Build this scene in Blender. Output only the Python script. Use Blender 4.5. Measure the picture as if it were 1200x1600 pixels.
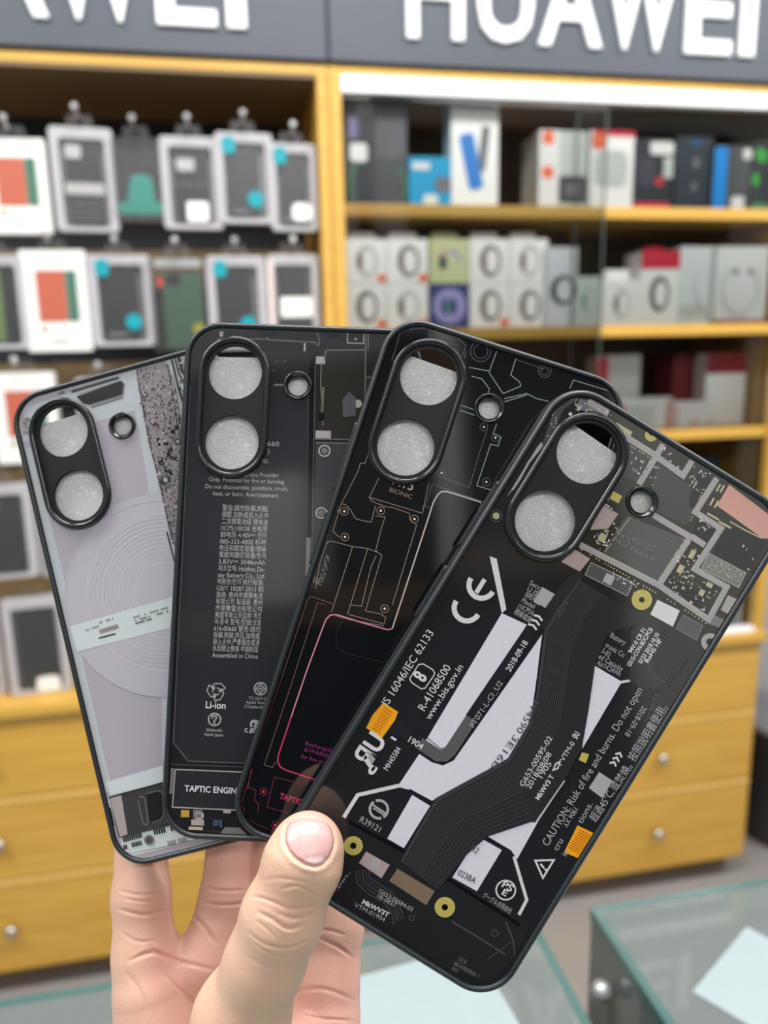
import bpy, bmesh, math, random
import numpy as np
from mathutils import Matrix, Vector
from mathutils.geometry import tessellate_polygon, delaunay_2d_cdt

for _o in list(bpy.data.objects):
    bpy.data.objects.remove(_o, do_unlink=True)
SC = bpy.context.scene
COL = SC.collection
random.seed(7)

# ---------------------------------------------------------------- camera
F = 1204.0                      # focal length in pixels of the 1200 x 1600 frame
CAM_H = 1.40
_y, _p, _r = (math.radians(a) for a in (10.9, 11.77, 1.24))
_f = np.array([math.sin(_y) * math.cos(_p), math.cos(_y) * math.cos(_p), -math.sin(_p)])
_rt = np.array([math.cos(_y), -math.sin(_y), 0.0])
_dn = np.cross(_f, _rt)
M = np.array([math.cos(_r) * _rt + math.sin(_r) * _dn, -math.sin(_r) * _rt + math.cos(_r) * _dn, _f])
CAM = np.array([0.0, 0.0, CAM_H])
cd = bpy.data.cameras.new('camera')
co = bpy.data.objects.new('camera', cd)
COL.objects.link(co)
_m = Matrix.Identity(4)
for i in range(3):
    _m[i][0], _m[i][1], _m[i][2], _m[i][3] = M[0][i], -M[1][i], -M[2][i], CAM[i]
co.matrix_world = _m
cd.sensor_fit = 'VERTICAL'
cd.sensor_height = 34.6
cd.sensor_width = 25.95
cd.lens = 34.6 * F / 1600.0
cd.clip_start = 0.01
cd.clip_end = 50
cd.dof.use_dof = True
cd.dof.focus_distance = 0.228
cd.dof.aperture_fstop = 8.2
SC.camera = co

# ---------------------------------------------------------------- light
SC.view_settings.view_transform = 'Standard'
SC.view_settings.look = 'None'
SC.view_settings.gamma = 1.0
SC.view_settings.exposure = 0.0
try:
    SC.view_settings.use_curve_mapping = False
except Exception:
    pass
wd = bpy.data.worlds.new('shop_ambient')
SC.world = wd
wd.use_nodes = True
wd.node_tree.nodes['Background'].inputs['Color'].default_value = (0.95, 0.98, 1.0, 1)
wd.node_tree.nodes['Background'].inputs['Strength'].default_value = 0.58


def overhead_light(x, y, sx, sy, power, z=2.95, col=(1.0, 0.98, 0.95)):
    l = bpy.data.lights.new('overhead_area_light', 'AREA')
    l.shape = 'RECTANGLE'
    l.size, l.size_y = sx, sy
    l.energy = power
    l.color = col
    o = bpy.data.objects.new('overhead_area_light', l)
    o.location = (x, y, z)
    COL.objects.link(o)


for lx in (-1.3, 0.3, 1.9):
    overhead_light(lx, 0.50, 1.2, 0.5, 47, 2.80)
    overhead_light(lx, -1.75, 1.3, 0.35, 22, 2.95)  # unseen lamp row added to brighten the rear wall and its reflections
SC.cycles.max_bounces = 8
SC.cycles.transparent_max_bounces = 12
SC.cycles.caustics_reflective = False
SC.cycles.caustics_refractive = False


# ---------------------------------------------------------------- pixel -> place helpers
def ray(px, py):
    return M.T @ np.array([(px - 600) / F, (py - 800) / F, 1.0])


def on_y(px, py, Y):            # point of the upright plane y = Y
    v = ray(px, py)
    return v * (Y / v[1]) + CAM


def on_z(px, py, z):            # point of the level plane at height z
    v = ray(px, py)
    return v * ((z - CAM_H) / v[2]) + CAM


# ---------------------------------------------------------------- materials
MATS = {}


def mat(name, col, rough=0.5, metal=0.0, spec=0.5, noise=0.0, nscale=40.0, bump=0.0, bscale=200.0, coat=0.0, emit=0.0, sss=0.0):
    if name in MATS:
        return MATS[name]
    m = bpy.data.materials.new(name)
    m.use_nodes = True
    nt = m.node_tree
    b = nt.nodes['Principled BSDF']
    c4 = (col[0], col[1], col[2], 1)
    b.inputs['Base Color'].default_value = c4
    b.inputs['Roughness'].default_value = rough
    b.inputs['Metallic'].default_value = metal
    b.inputs['Specular IOR Level'].default_value = spec
    b.inputs['Coat Weight'].default_value = coat
    b.inputs['Coat Roughness'].default_value = 0.03
    if emit:
        b.inputs['Emission Color'].default_value = c4
        b.inputs['Emission Strength'].default_value = emit
    if noise or bump:
        tc = nt.nodes.new('ShaderNodeTexCoord')
        n = nt.nodes.new('ShaderNodeTexNoise')
        n.inputs['Detail'].default_value = 4
        nt.links.new(tc.outputs['Object'], n.inputs['Vector'])
        if noise:
            n.inputs['Scale'].default_value = nscale
            mx = nt.nodes.new('ShaderNodeMix')
            mx.data_type = 'RGBA'
            mx.inputs[6].default_value = tuple(min(1, c * (1 - noise)) for c in col) + (1,)
            mx.inputs[7].default_value = tuple(min(1, c * (1 + noise)) for c in col) + (1,)
            nt.links.new(n.outputs['Fac'], mx.inputs[0])
            nt.links.new(mx.outputs[2], b.inputs['Base Color'])
        if bump:
            n2 = nt.nodes.new('ShaderNodeTexNoise')
            n2.inputs['Scale'].default_value = bscale
            nt.links.new(tc.outputs['Object'], n2.inputs['Vector'])
            bp = nt.nodes.new('ShaderNodeBump')
            bp.inputs['Strength'].default_value = bump
            bp.inputs['Distance'].default_value = 0.001
            nt.links.new(n2.outputs['Fac'], bp.inputs['Height'])
            nt.links.new(bp.outputs['Normal'], b.inputs['Normal'])
    MATS[name] = m
    return m


def wood(name, c1, c2, scale=(1.5, 18, 18), rough=0.45):
    if name in MATS:
        return MATS[name]
    m = bpy.data.materials.new(name)
    m.use_nodes = True
    nt = m.node_tree
    b = nt.nodes['Principled BSDF']
    b.inputs['Roughness'].default_value = rough
    tc = nt.nodes.new('ShaderNodeTexCoord')
    mp = nt.nodes.new('ShaderNodeMapping')
    mp.inputs['Scale'].default_value = scale
    n = nt.nodes.new('ShaderNodeTexNoise')
    n.inputs['Scale'].default_value = 3
    n.inputs['Detail'].default_value = 5
    n.inputs['Distortion'].default_value = 0.6
    cr = nt.nodes.new('ShaderNodeValToRGB')
    cr.color_ramp.elements[0].position = 0.3
    cr.color_ramp.elements[1].position = 0.7
    cr.color_ramp.elements[0].color = tuple(c1) + (1,)
    cr.color_ramp.elements[1].color = tuple(c2) + (1,)
    nt.links.new(tc.outputs['Object'], mp.inputs['Vector'])
    nt.links.new(mp.outputs['Vector'], n.inputs['Vector'])
    nt.links.new(n.outputs['Fac'], cr.inputs['Fac'])
    nt.links.new(cr.outputs['Color'], b.inputs['Base Color'])
    MATS[name] = m
    return m


def glass(name, tint, gloss=0.05, fres=1.45, body=0.0):
    """thin pane: tinted see-through plus mirror reflection by Fresnel, optional milky body"""
    if name in MATS:
        return MATS[name]
    m = bpy.data.materials.new(name)
    m.use_nodes = True
    nt = m.node_tree
    nt.nodes.remove(nt.nodes['Principled BSDF'])
    out = nt.nodes['Material Output']
    tr = nt.nodes.new('ShaderNodeBsdfTransparent')
    tr.inputs['Color'].default_value = tuple(tint) + (1,)
    gl = nt.nodes.new('ShaderNodeBsdfGlossy')
    gl.inputs['Roughness'].default_value = gloss
    fr = nt.nodes.new('ShaderNodeFresnel')
    fr.inputs['IOR'].default_value = fres
    mx = nt.nodes.new('ShaderNodeMixShader')
    nt.links.new(fr.outputs[0], mx.inputs[0])
    src = tr
    if body:
        df = nt.nodes.new('ShaderNodeBsdfDiffuse')
        df.inputs['Color'].default_value = tuple(0.85 * t for t in tint) + (1,)
        m2 = nt.nodes.new('ShaderNodeMixShader')
        m2.inputs[0].default_value = body
        nt.links.new(tr.outputs[0], m2.inputs[1])
        nt.links.new(df.outputs[0], m2.inputs[2])
        src = m2
    nt.links.new(src.outputs[0], mx.inputs[1])
    nt.links.new(gl.outputs[0], mx.inputs[2])
    nt.links.new(mx.outputs[0], out.inputs['Surface'])
    MATS[name] = m
    return m


WOOD = wood('honey_wood', (0.53, 0.295, 0.05), (0.62, 0.37, 0.07))
WOOD_LINE = wood('pale_wood_edge', (0.62, 0.38, 0.10), (0.69, 0.44, 0.13))
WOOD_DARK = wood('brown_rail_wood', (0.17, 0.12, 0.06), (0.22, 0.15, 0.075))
BACKBOARD = mat('black_backboard', (0.012, 0.015, 0.022), 0.6, noise=0.2)
BACKBROWN = mat('brown_backboard', (0.16, 0.125, 0.09), 0.6, noise=0.15, nscale=6)
SIGN = mat('slate_sign_face', (0.055, 0.064, 0.085), 0.5, noise=0.08, nscale=8)
WHITE_LETTER = mat('white_letter_acrylic', (0.85, 0.86, 0.88), 0.3, noise=0.02)
ALU = mat('white_aluminium', (0.85, 0.86, 0.88), 0.25, noise=0.02)
CHROME = mat('chrome', (0.8, 0.8, 0.82), 0.15, 1.0, noise=0.02)
KNOB = mat('satin_knob', (0.55, 0.52, 0.46), 0.3, 0.9, noise=0.03)
FLOORM = mat('grey_floor_tile', (0.26, 0.24, 0.23), 0.35, noise=0.12, nscale=3)
GLASS_DOOR = glass('door_glass', (0.985, 0.992, 0.988), 0.03, 1.3)
GLASS_TOP = glass('counter_glass', (0.88, 0.965, 0.94), 0.04, 1.45, 0.15)  # pale diffuse share stands in for the ceiling's reflection in the glass
GLASS_EDGE = mat('green_glass_edge', (0.052, 0.105, 0.097), 0.15, noise=0.25, nscale=12)
CLEAR = glass('clear_plastic', (0.985, 0.985, 0.99), 0.15, 1.3, 0.035)
BAG = glass('crinkled_bag', (0.98, 0.98, 0.99), 0.2, 1.35, 0.06)
PALE = mat('pale_plastic', (0.42, 0.41, 0.435), 0.25, noise=0.08)
WHITEBOX = mat('white_carton', (0.94, 0.94, 0.92), 0.5, noise=0.02)


# ---------------------------------------------------------------- object helpers
def empty(name, loc=(0, 0, 0), rz=0.0):
    o = bpy.data.objects.new(name, None)
    o.empty_display_size = 0.02
    o.location = loc
    o.rotation_euler = (0, 0, rz)
    COL.objects.link(o)
    return o


def tag(o, label=None, cat=None, group=None, kind=None):
    if label:
        o['label'] = label
    if cat:
        o['category'] = cat
    if group:
        o['group'] = group
    if kind:
        o['kind'] = kind
    return o


class MB:
    def __init__(s):
        s.v, s.f, s.m, s.sm = [], [], [], []

    def add(s, vs, fs, mi=0, smooth=False):
        n = len(s.v)
        s.v += [tuple(v) for v in vs]
        for f in fs:
            s.f.append([i + n for i in f])
            s.m.append(mi)
            s.sm.append(smooth)
        return s

    def box(s, x0, x1, y0, y1, z0, z1, mi=0):
        vs = [(x, y, z) for x in (x0, x1) for y in (y0, y1) for z in (z0, z1)]
        return s.add(vs, [(0, 1, 3, 2), (4, 6, 7, 5), (0, 4, 5, 1), (2, 3, 7, 6), (0, 2, 6, 4), (1, 5, 7, 3)], mi)

    def prism(s, loop, a0, a1, axis='z', holes=(), mi=0):
        """solid between two copies of a 2D outline (with holes); axis z -> (x,y), axis y -> (x,z)"""
        def P(p, a):
            return (p[0], p[1], a) if axis == 'z' else (p[0], a, p[1])
        loops = [list(loop)] + [list(h) for h in holes]
        tris = tessellate_polygon([[Vector((p[0], p[1], 0)) for p in l] for l in loops])
        flat = [p for l in loops for p in l]
        n = len(flat)
        vs = [P(p, a0) for p in flat] + [P(p, a1) for p in flat]
        fs = [tuple(t) for t in tris] + [tuple(i + n for i in reversed(t)) for t in tris]
        k = 0
        for l in loops:
            for i in range(len(l)):
                a, b = k + i, k + (i + 1) % len(l)
                fs.append((a, b, b + n, a + n))
            k += len(l)
        return s.add(vs, fs, mi)

    def ring_sweep(s, loops, mi=0, smooth=True, closed_profile=True):
        """loops: list of equally long closed 3D loops, skinned one after the other"""
        n = len(loops[0])
        vs = [p for l in loops for p in l]
        fs = []
        k = len(loops)
        for j in range(k if closed_profile else k - 1):
            a, b = j * n, ((j + 1) % k) * n
            for i in range(n):
                i2 = (i + 1) % n
                fs.append((a + i, a + i2, b + i2, b + i))
        return s.add(vs, fs, mi, smooth)

    def tube(s, pts, r, n=10, mi=0, cap=True):
        pts = [Vector(p) for p in pts]
        rings = []
        for i, p in enumerate(pts):
            d = (pts[min(i + 1, len(pts) - 1)] - pts[max(i - 1, 0)]).normalized()
            u = d.orthogonal().normalized()
            w = d.cross(u)
            rr = r[i] if isinstance(r, (list, tuple)) else r
            rings.append([p + rr * (math.cos(t) * u + math.sin(t) * w) for t in (2 * math.pi * k / n for k in range(n))])
        # keep rings aligned
        s.ring_sweep(rings, mi, True, False)
        if cap:
            b = len(s.v) - n * len(pts)
            s.f.append(list(range(b, b + n)))
            s.f.append(list(range(len(s.v) - n, len(s.v))))
            s.m += [mi, mi]
            s.sm += [False, False]
        return s

    def lathe(s, prof, c=(0, 0, 0), axis='y', n=16, mi=0):
        """prof: (radius, along) pairs"""
        rings = []
        for (r, a) in prof:
            ring = []
            for k in range(n):
                t = 2 * math.pi * k / n
                x, z = r * math.cos(t), r * math.sin(t)
                ring.append((c[0] + x, c[1] + a, c[2] + z) if axis == 'y' else (c[0] + x, c[1] + z, c[2] + a))
            rings.append(ring)
        s.ring_sweep(rings, mi, True, False)
        b = len(s.v) - n * len(prof)
        for st in (b, len(s.v) - n):
            s.f.append(list(range(st, st + n)))
            s.m.append(mi)
            s.sm.append(False)
        return s

    def build(s, name, mats, parent=None, bevel=0.0, loc=None, fix=True):
        me = bpy.data.meshes.new(name)
        me.from_pydata(s.v, [], s.f)
        if not isinstance(mats, (list, tuple)):
            mats = [mats]
        for m in mats:
            me.materials.append(m)
        me.polygons.foreach_set('material_index', s.m)
        me.polygons.foreach_set('use_smooth', s.sm)
        if fix:
            bm = bmesh.new()
            bm.from_mesh(me)
            bmesh.ops.recalc_face_normals(bm, faces=bm.faces)
            if bevel:
                ed = [e for e in bm.edges if len(e.link_faces) == 2 and e.calc_face_angle(0) > 0.8]
                bmesh.ops.bevel(bm, geom=ed, offset=bevel, segments=2, affect='EDGES', profile=0.6)
            bm.to_mesh(me)
            bm.free()
        me.update()
        o = bpy.data.objects.new(name, me)
        COL.objects.link(o)
        if parent:
            o.parent = parent
        if loc:
            o.location = loc
        return o


def rrect(w, h, r, off=0.0, n=8, cx=0.0, cy=0.0):
    pts = []
    R = max(r + off, 1e-6)
    for qx, qy, a0 in ((1, 1, 0), (-1, 1, 90), (-1, -1, 180), (1, -1, 270)):
        ox, oy = cx + qx * (w / 2 - r), cy + qy * (h / 2 - r)
        for k in range(n + 1):
            t = math.radians(a0 + 90 * k / n)
            pts.append((ox + R * math.cos(t), oy + R * math.sin(t)))
    return pts


def circ(cx, cy, r, n=40):
    return [(cx + r * math.cos(2 * math.pi * k / n), cy + r * math.sin(2 * math.pi * k / n)) for k in range(n)]


# ---------------------------------------------------------------- lettering
def text_meshes(reqs):
    """reqs: list of (string, bold). Returns list of (verts Nx2, tris) from the built-in font."""
    objs = []
    for (st, bold) in reqs:
        cu = bpy.data.curves.new('lettering', 'FONT')
        cu.body = st
        cu.resolution_u = 3
        cu.offset = bold
        o = bpy.data.objects.new('lettering', cu)
        COL.objects.link(o)
        objs.append(o)
    bpy.context.view_layer.update()
    dg = bpy.context.evaluated_depsgraph_get()
    out = []
    for o in objs:
        ev = o.evaluated_get(dg)
        me = ev.to_mesh()
        v = np.array([(p.co.x, p.co.y) for p in me.vertices]) if len(me.vertices) else np.zeros((0, 2))
        f = [tuple(p.vertices) for p in me.polygons]
        out.append((v, f))
        ev.to_mesh_clear()
    for o in objs:
        cu = o.data
        bpy.data.objects.remove(o, do_unlink=True)
        bpy.data.curves.remove(cu)
    return out

# ================================================================ the setting
tag(MB().box(-3, 4, -3, 2.6, -0.05, 0).build('floor', FLOORM), kind='structure')
tag(MB().box(-3, 4, 2.0, 2.06, 0, 3.0).build('wall_back', mat('grey_wall_paint', (0.42, 0.42, 0.43), 0.7, noise=0.04)), kind='structure')
_wr = MB().box(-3, 4, -2.66, -2.6, 0, 3.0).build('wall_rear', mat('rear_wall_paint', (0.09, 0.085, 0.08), 0.7, noise=0.2, nscale=2))
tag(_wr, kind='structure')
tag(MB().box(-3, 4, -2.6, -2.3, 0, 1.66).build('trim_1', mat('dark_reflection_block', (0.012, 0.012, 0.014), 0.7, noise=0.2)), kind='structure')  # unseen dark block added so the case backs reflect something dark
tag(MB().box(-3, 4, -2.6, -2.28, 1.66, 1.80).build('trim_2', WOOD_DARK), kind='structure')

PALE_REFLECTOR = mat('pale_reflector_paint', (0.80, 0.80, 0.78), 0.7, noise=0.06, nscale=3)  # unseen pale columns added to give the case backs bright reflections
for k_, (xa_, xb_, za_, zb_) in enumerate(((0.36, 0.90, 0, 2.9), (-1.02, -0.80, 1.801, 2.3), (-0.30, -0.22, 1.801, 2.9), (1.05, 1.25, 1.801, 2.9))):
    tag(MB().box(xa_, xb_, -2.598, -2.2, za_, zb_).build('trim_%d' % (k_ + 3), PALE_REFLECTOR), kind='structure')


# ---------------------------------------------------------------- drawer chests
def drawer_chest(x0, x1, cols, label):
    t = empty('drawer_chest', ((x0 + x1) / 2, 1.8, 0))
    tag(t, label, 'drawers', 'wooden drawer chests under the shelves')
    cx = (x0 + x1) / 2
    m = MB().box(x0 - cx, x1 - cx, -0.17, 0.18, 0.065, 0.675)
    m.build('body', WOOD, t)
    MB().box(x0 - cx + 0.01, x1 - cx - 0.01, -0.13, 0.18, 0, 0.065).build('plinth', WOOD_DARK, t)
    MB().box(x0 - cx, x1 - cx, -0.21, 0.18, 0.675, 0.70).build('countertop', WOOD, t, bevel=0.004)
    zs = (0.672, 0.489, 0.296, 0.068)
    for c in range(len(cols) - 1):
        for k in range(3):
            a, b = cols[c] - cx + 0.002, cols[c + 1] - cx - 0.002
            z1, z0 = zs[k] - 0.002, zs[k + 1] + 0.002
            d = MB().box(a, b, -0.195, -0.171, z0, z1 - 0.014).build('drawer', WOOD, t, bevel=0.002)
            MB().box(a, b, -0.197, -0.171, z1 - 0.0135, z1).build('pale_edge', WOOD_LINE, d, bevel=0.002)
            MB().lathe([(0.004, 0.002), (0.005, -0.008), (0.013, -0.014), (0.013, -0.022), (0.007, -0.026)],
                       ((a + b) / 2, -0.195, (z0 + z1) / 2), 'y').build('knob', KNOB, d)
    return t


drawer_chest(-1.28, 0.205, (-1.275, -0.785, -0.295, 0.2), 'honey wood drawer chest below the hanging phone cases')
drawer_chest(0.207, 1.267, (0.213, 0.738, 1.262), 'honey wood drawer chest with small knobs below the glass-fronted shelves')

# ---------------------------------------------------------------- open cabinet with hanging packs
t = tag(empty('display_cabinet', (-0.54, 1.75, 0.70)), 'open wooden wall cabinet with black back for hanging phone cases', 'cabinet')
ox, oy, oz = t.location
MB().box(0.195 - ox, 0.2165 - ox, -0.15, 0.2, 0, 1.238).build('side_panel', WOOD, t, bevel=0.002)
MB().box(-1.28 - ox, -1.258 - ox, -0.15, 0.2, 0, 1.238).build('side_panel', WOOD, t, bevel=0.002)
MB().box(-1.258 - ox, 0.195 - ox, -0.15, 0.2, 1.219, 1.238).build('top_panel', WOOD, t, bevel=0.002)
MB().box(-1.258 - ox, 0.195 - ox, -0.148, 0.17, 1.213, 1.2188).build('dark_underside', WOOD_DARK, t)  # thin sheet under the top panel, darker brown than the panel
MB().box(-1.258 - ox, 0.195 - ox, 0.17, 0.2, 0, 1.213).build('back_panel', BACKBOARD, t)
for zr in (0.115, 0.37, 0.605, 0.85):
    MB().box(-1.258 - ox, 0.195 - ox, 0.145, 0.17, zr, zr + 0.085).build('rail', WOOD_DARK, t)

# ---------------------------------------------------------------- glass-fronted cabinet
t = tag(empty('glass_cabinet', (0.74, 1.75, 0.70)), 'wooden shelf cabinet behind sliding glass under the wide white rail', 'cabinet')
ox, oy, oz = t.location
MB().box(0.2185 - ox, 0.242 - ox, -0.15, 0.22, 0, 1.238).build('side_panel', WOOD, t, bevel=0.002)
MB().box(1.238 - ox, 1.263 - ox, -0.15, 0.22, 0, 1.238).build('side_panel', WOOD, t, bevel=0.002)
MB().box(0.242 - ox, 1.238 - ox, -0.15, 0.22, 1.222, 1.238).build('top_panel', WOOD, t, bevel=0.002)
MB().box(0.242 - ox, 1.238 - ox, 0.20, 0.22, 0, 1.222).build('back_panel', BACKBROWN, t)
SHELF = (0.0, 0.508, 0.745, 0.992)          # tops above the chest
for z in SHELF[1:]:
    MB().box(0.242 - ox, 1.238 - ox, -0.135, 0.20, z - 0.024, z).build('shelf', WOOD, t, bevel=0.002)
MB().box(0.242 - ox, 1.238 - ox, -0.152, -0.115, 1.19, 1.222).build('rail', ALU, t, bevel=0.003)
MB().box(0.242 - ox, 1.238 - ox, -0.150, -0.117, 0.0, 0.012).build('rail', ALU, t, bevel=0.002)
for xa, xb, yy in ((0.243, 0.80, -0.142), (0.74, 1.237, -0.128)):
    p = MB().box(xa - ox, xb - ox, yy, yy + 0.004, 0.012, 1.19).build('glass_door', GLASS_DOOR, t)
    e = xb if xa < 0.5 else xa
    MB().box(e - ox - 0.001, e - ox + 0.001, yy - 0.0005, yy + 0.0045, 0.012, 1.19).build('edge', mat('pale_pane_edge', (0.12, 0.15, 0.14), 0.2, noise=0.1), p)


# ---------------------------------------------------------------- fascia signs
def sign(x0, x1, tx, label):
    t = tag(empty('shop_sign', ((x0 + x1) / 2, 1.6, 1.941)), label, 'sign', 'slate fascia signs')
    cx = (x0 + x1) / 2
    MB().box(x0 - cx, x1 - cx, -0.01, 0.05, 0, 0.42).build('board', SIGN, t, bevel=0.002)
    word = 'HUAWEI'
    lets = text_meshes([(c, 0.016) for c in word])
    # left edge and width of every letter (m) on a 0.756 m wide word
    spans = ((0.0, 0.114), (0.141, 0.114), (0.266, 0.134), (0.403, 0.163), (0.583, 0.106), (0.707, 0.035))
    for (v, f), (lx, lw) in zip(lets, spans):
        a, b = v.min(0), v.max(0)
        q = (v - a) / np.maximum(b - a, 1e-6)
        H = 0.165
        pts = [(tx - cx + lx + lw * p[0], 0.0445 + H * p[1]) for p in q]
        mb = MB()
        n = len(pts)
        vs = [(p[0], -0.018, p[1]) for p in pts] + [(p[0], -0.0101, p[1]) for p in pts]
        cnt = {}
        for fc in f:
            for i in range(len(fc)):
                cnt[(fc[i], fc[(i + 1) % len(fc)])] = 1
        side = [(i, j, j + n, i + n) for (i, j) in cnt if (j, i) not in cnt]
        mb.add(vs, list(f) + [tuple(i + n for i in reversed(fc)) for fc in f] + side)
        mb.build('letter', WHITE_LETTER, t)


sign(-1.28, 0.2165, -0.674, 'slate fascia sign with white capitals above the hanging phone cases')
sign(0.2205, 1.60, 0.3696, 'slate fascia sign with white capitals above the glass-fronted cabinet')

# ================================================================ hanging packs
INK = mat('dark_case_plastic', (0.017, 0.019, 0.029), 0.45, noise=0.2)
TEAL = mat('teal_sticker', (0.0, 0.29, 0.35), 0.4, noise=0.05)
TEAL2 = mat('teal_green_case', (0.005, 0.50, 0.39), 0.4, noise=0.08)
LABELW = mat('white_sticker', (0.80, 0.79, 0.78), 0.5, noise=0.03)
RUST = mat('orange_red_print', (0.43, 0.10, 0.055), 0.5, noise=0.04)
FOREST = mat('dark_green_print', (0.045, 0.14, 0.095), 0.5, noise=0.06)
LEAF = mat('leaf_green_case', (0.08, 0.19, 0.11), 0.45, noise=0.1)
LIME = mat('lime_green_print', (0.30, 0.50, 0.16), 0.5, noise=0.05)
YELLOW = mat('yellow_sticker', (0.75, 0.70, 0.03), 0.5, noise=0.05)
GOLD = mat('gold_foil', (0.45, 0.30, 0.08), 0.35, 0.6, noise=0.1)
REDST = mat('red_sticker', (0.60, 0.03, 0.05), 0.5, noise=0.05)
GREYP = mat('grey_print', (0.16, 0.16, 0.18), 0.5, noise=0.1)


ORD = ('', 'first', 'second', 'third', 'fourth', 'fifth', 'sixth')
HOOKN = {}


def row_name(bot):
    return 'top' if bot > 1.58 else 'second' if bot > 1.34 else 'third' if bot > 1.1 else 'fourth'


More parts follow.
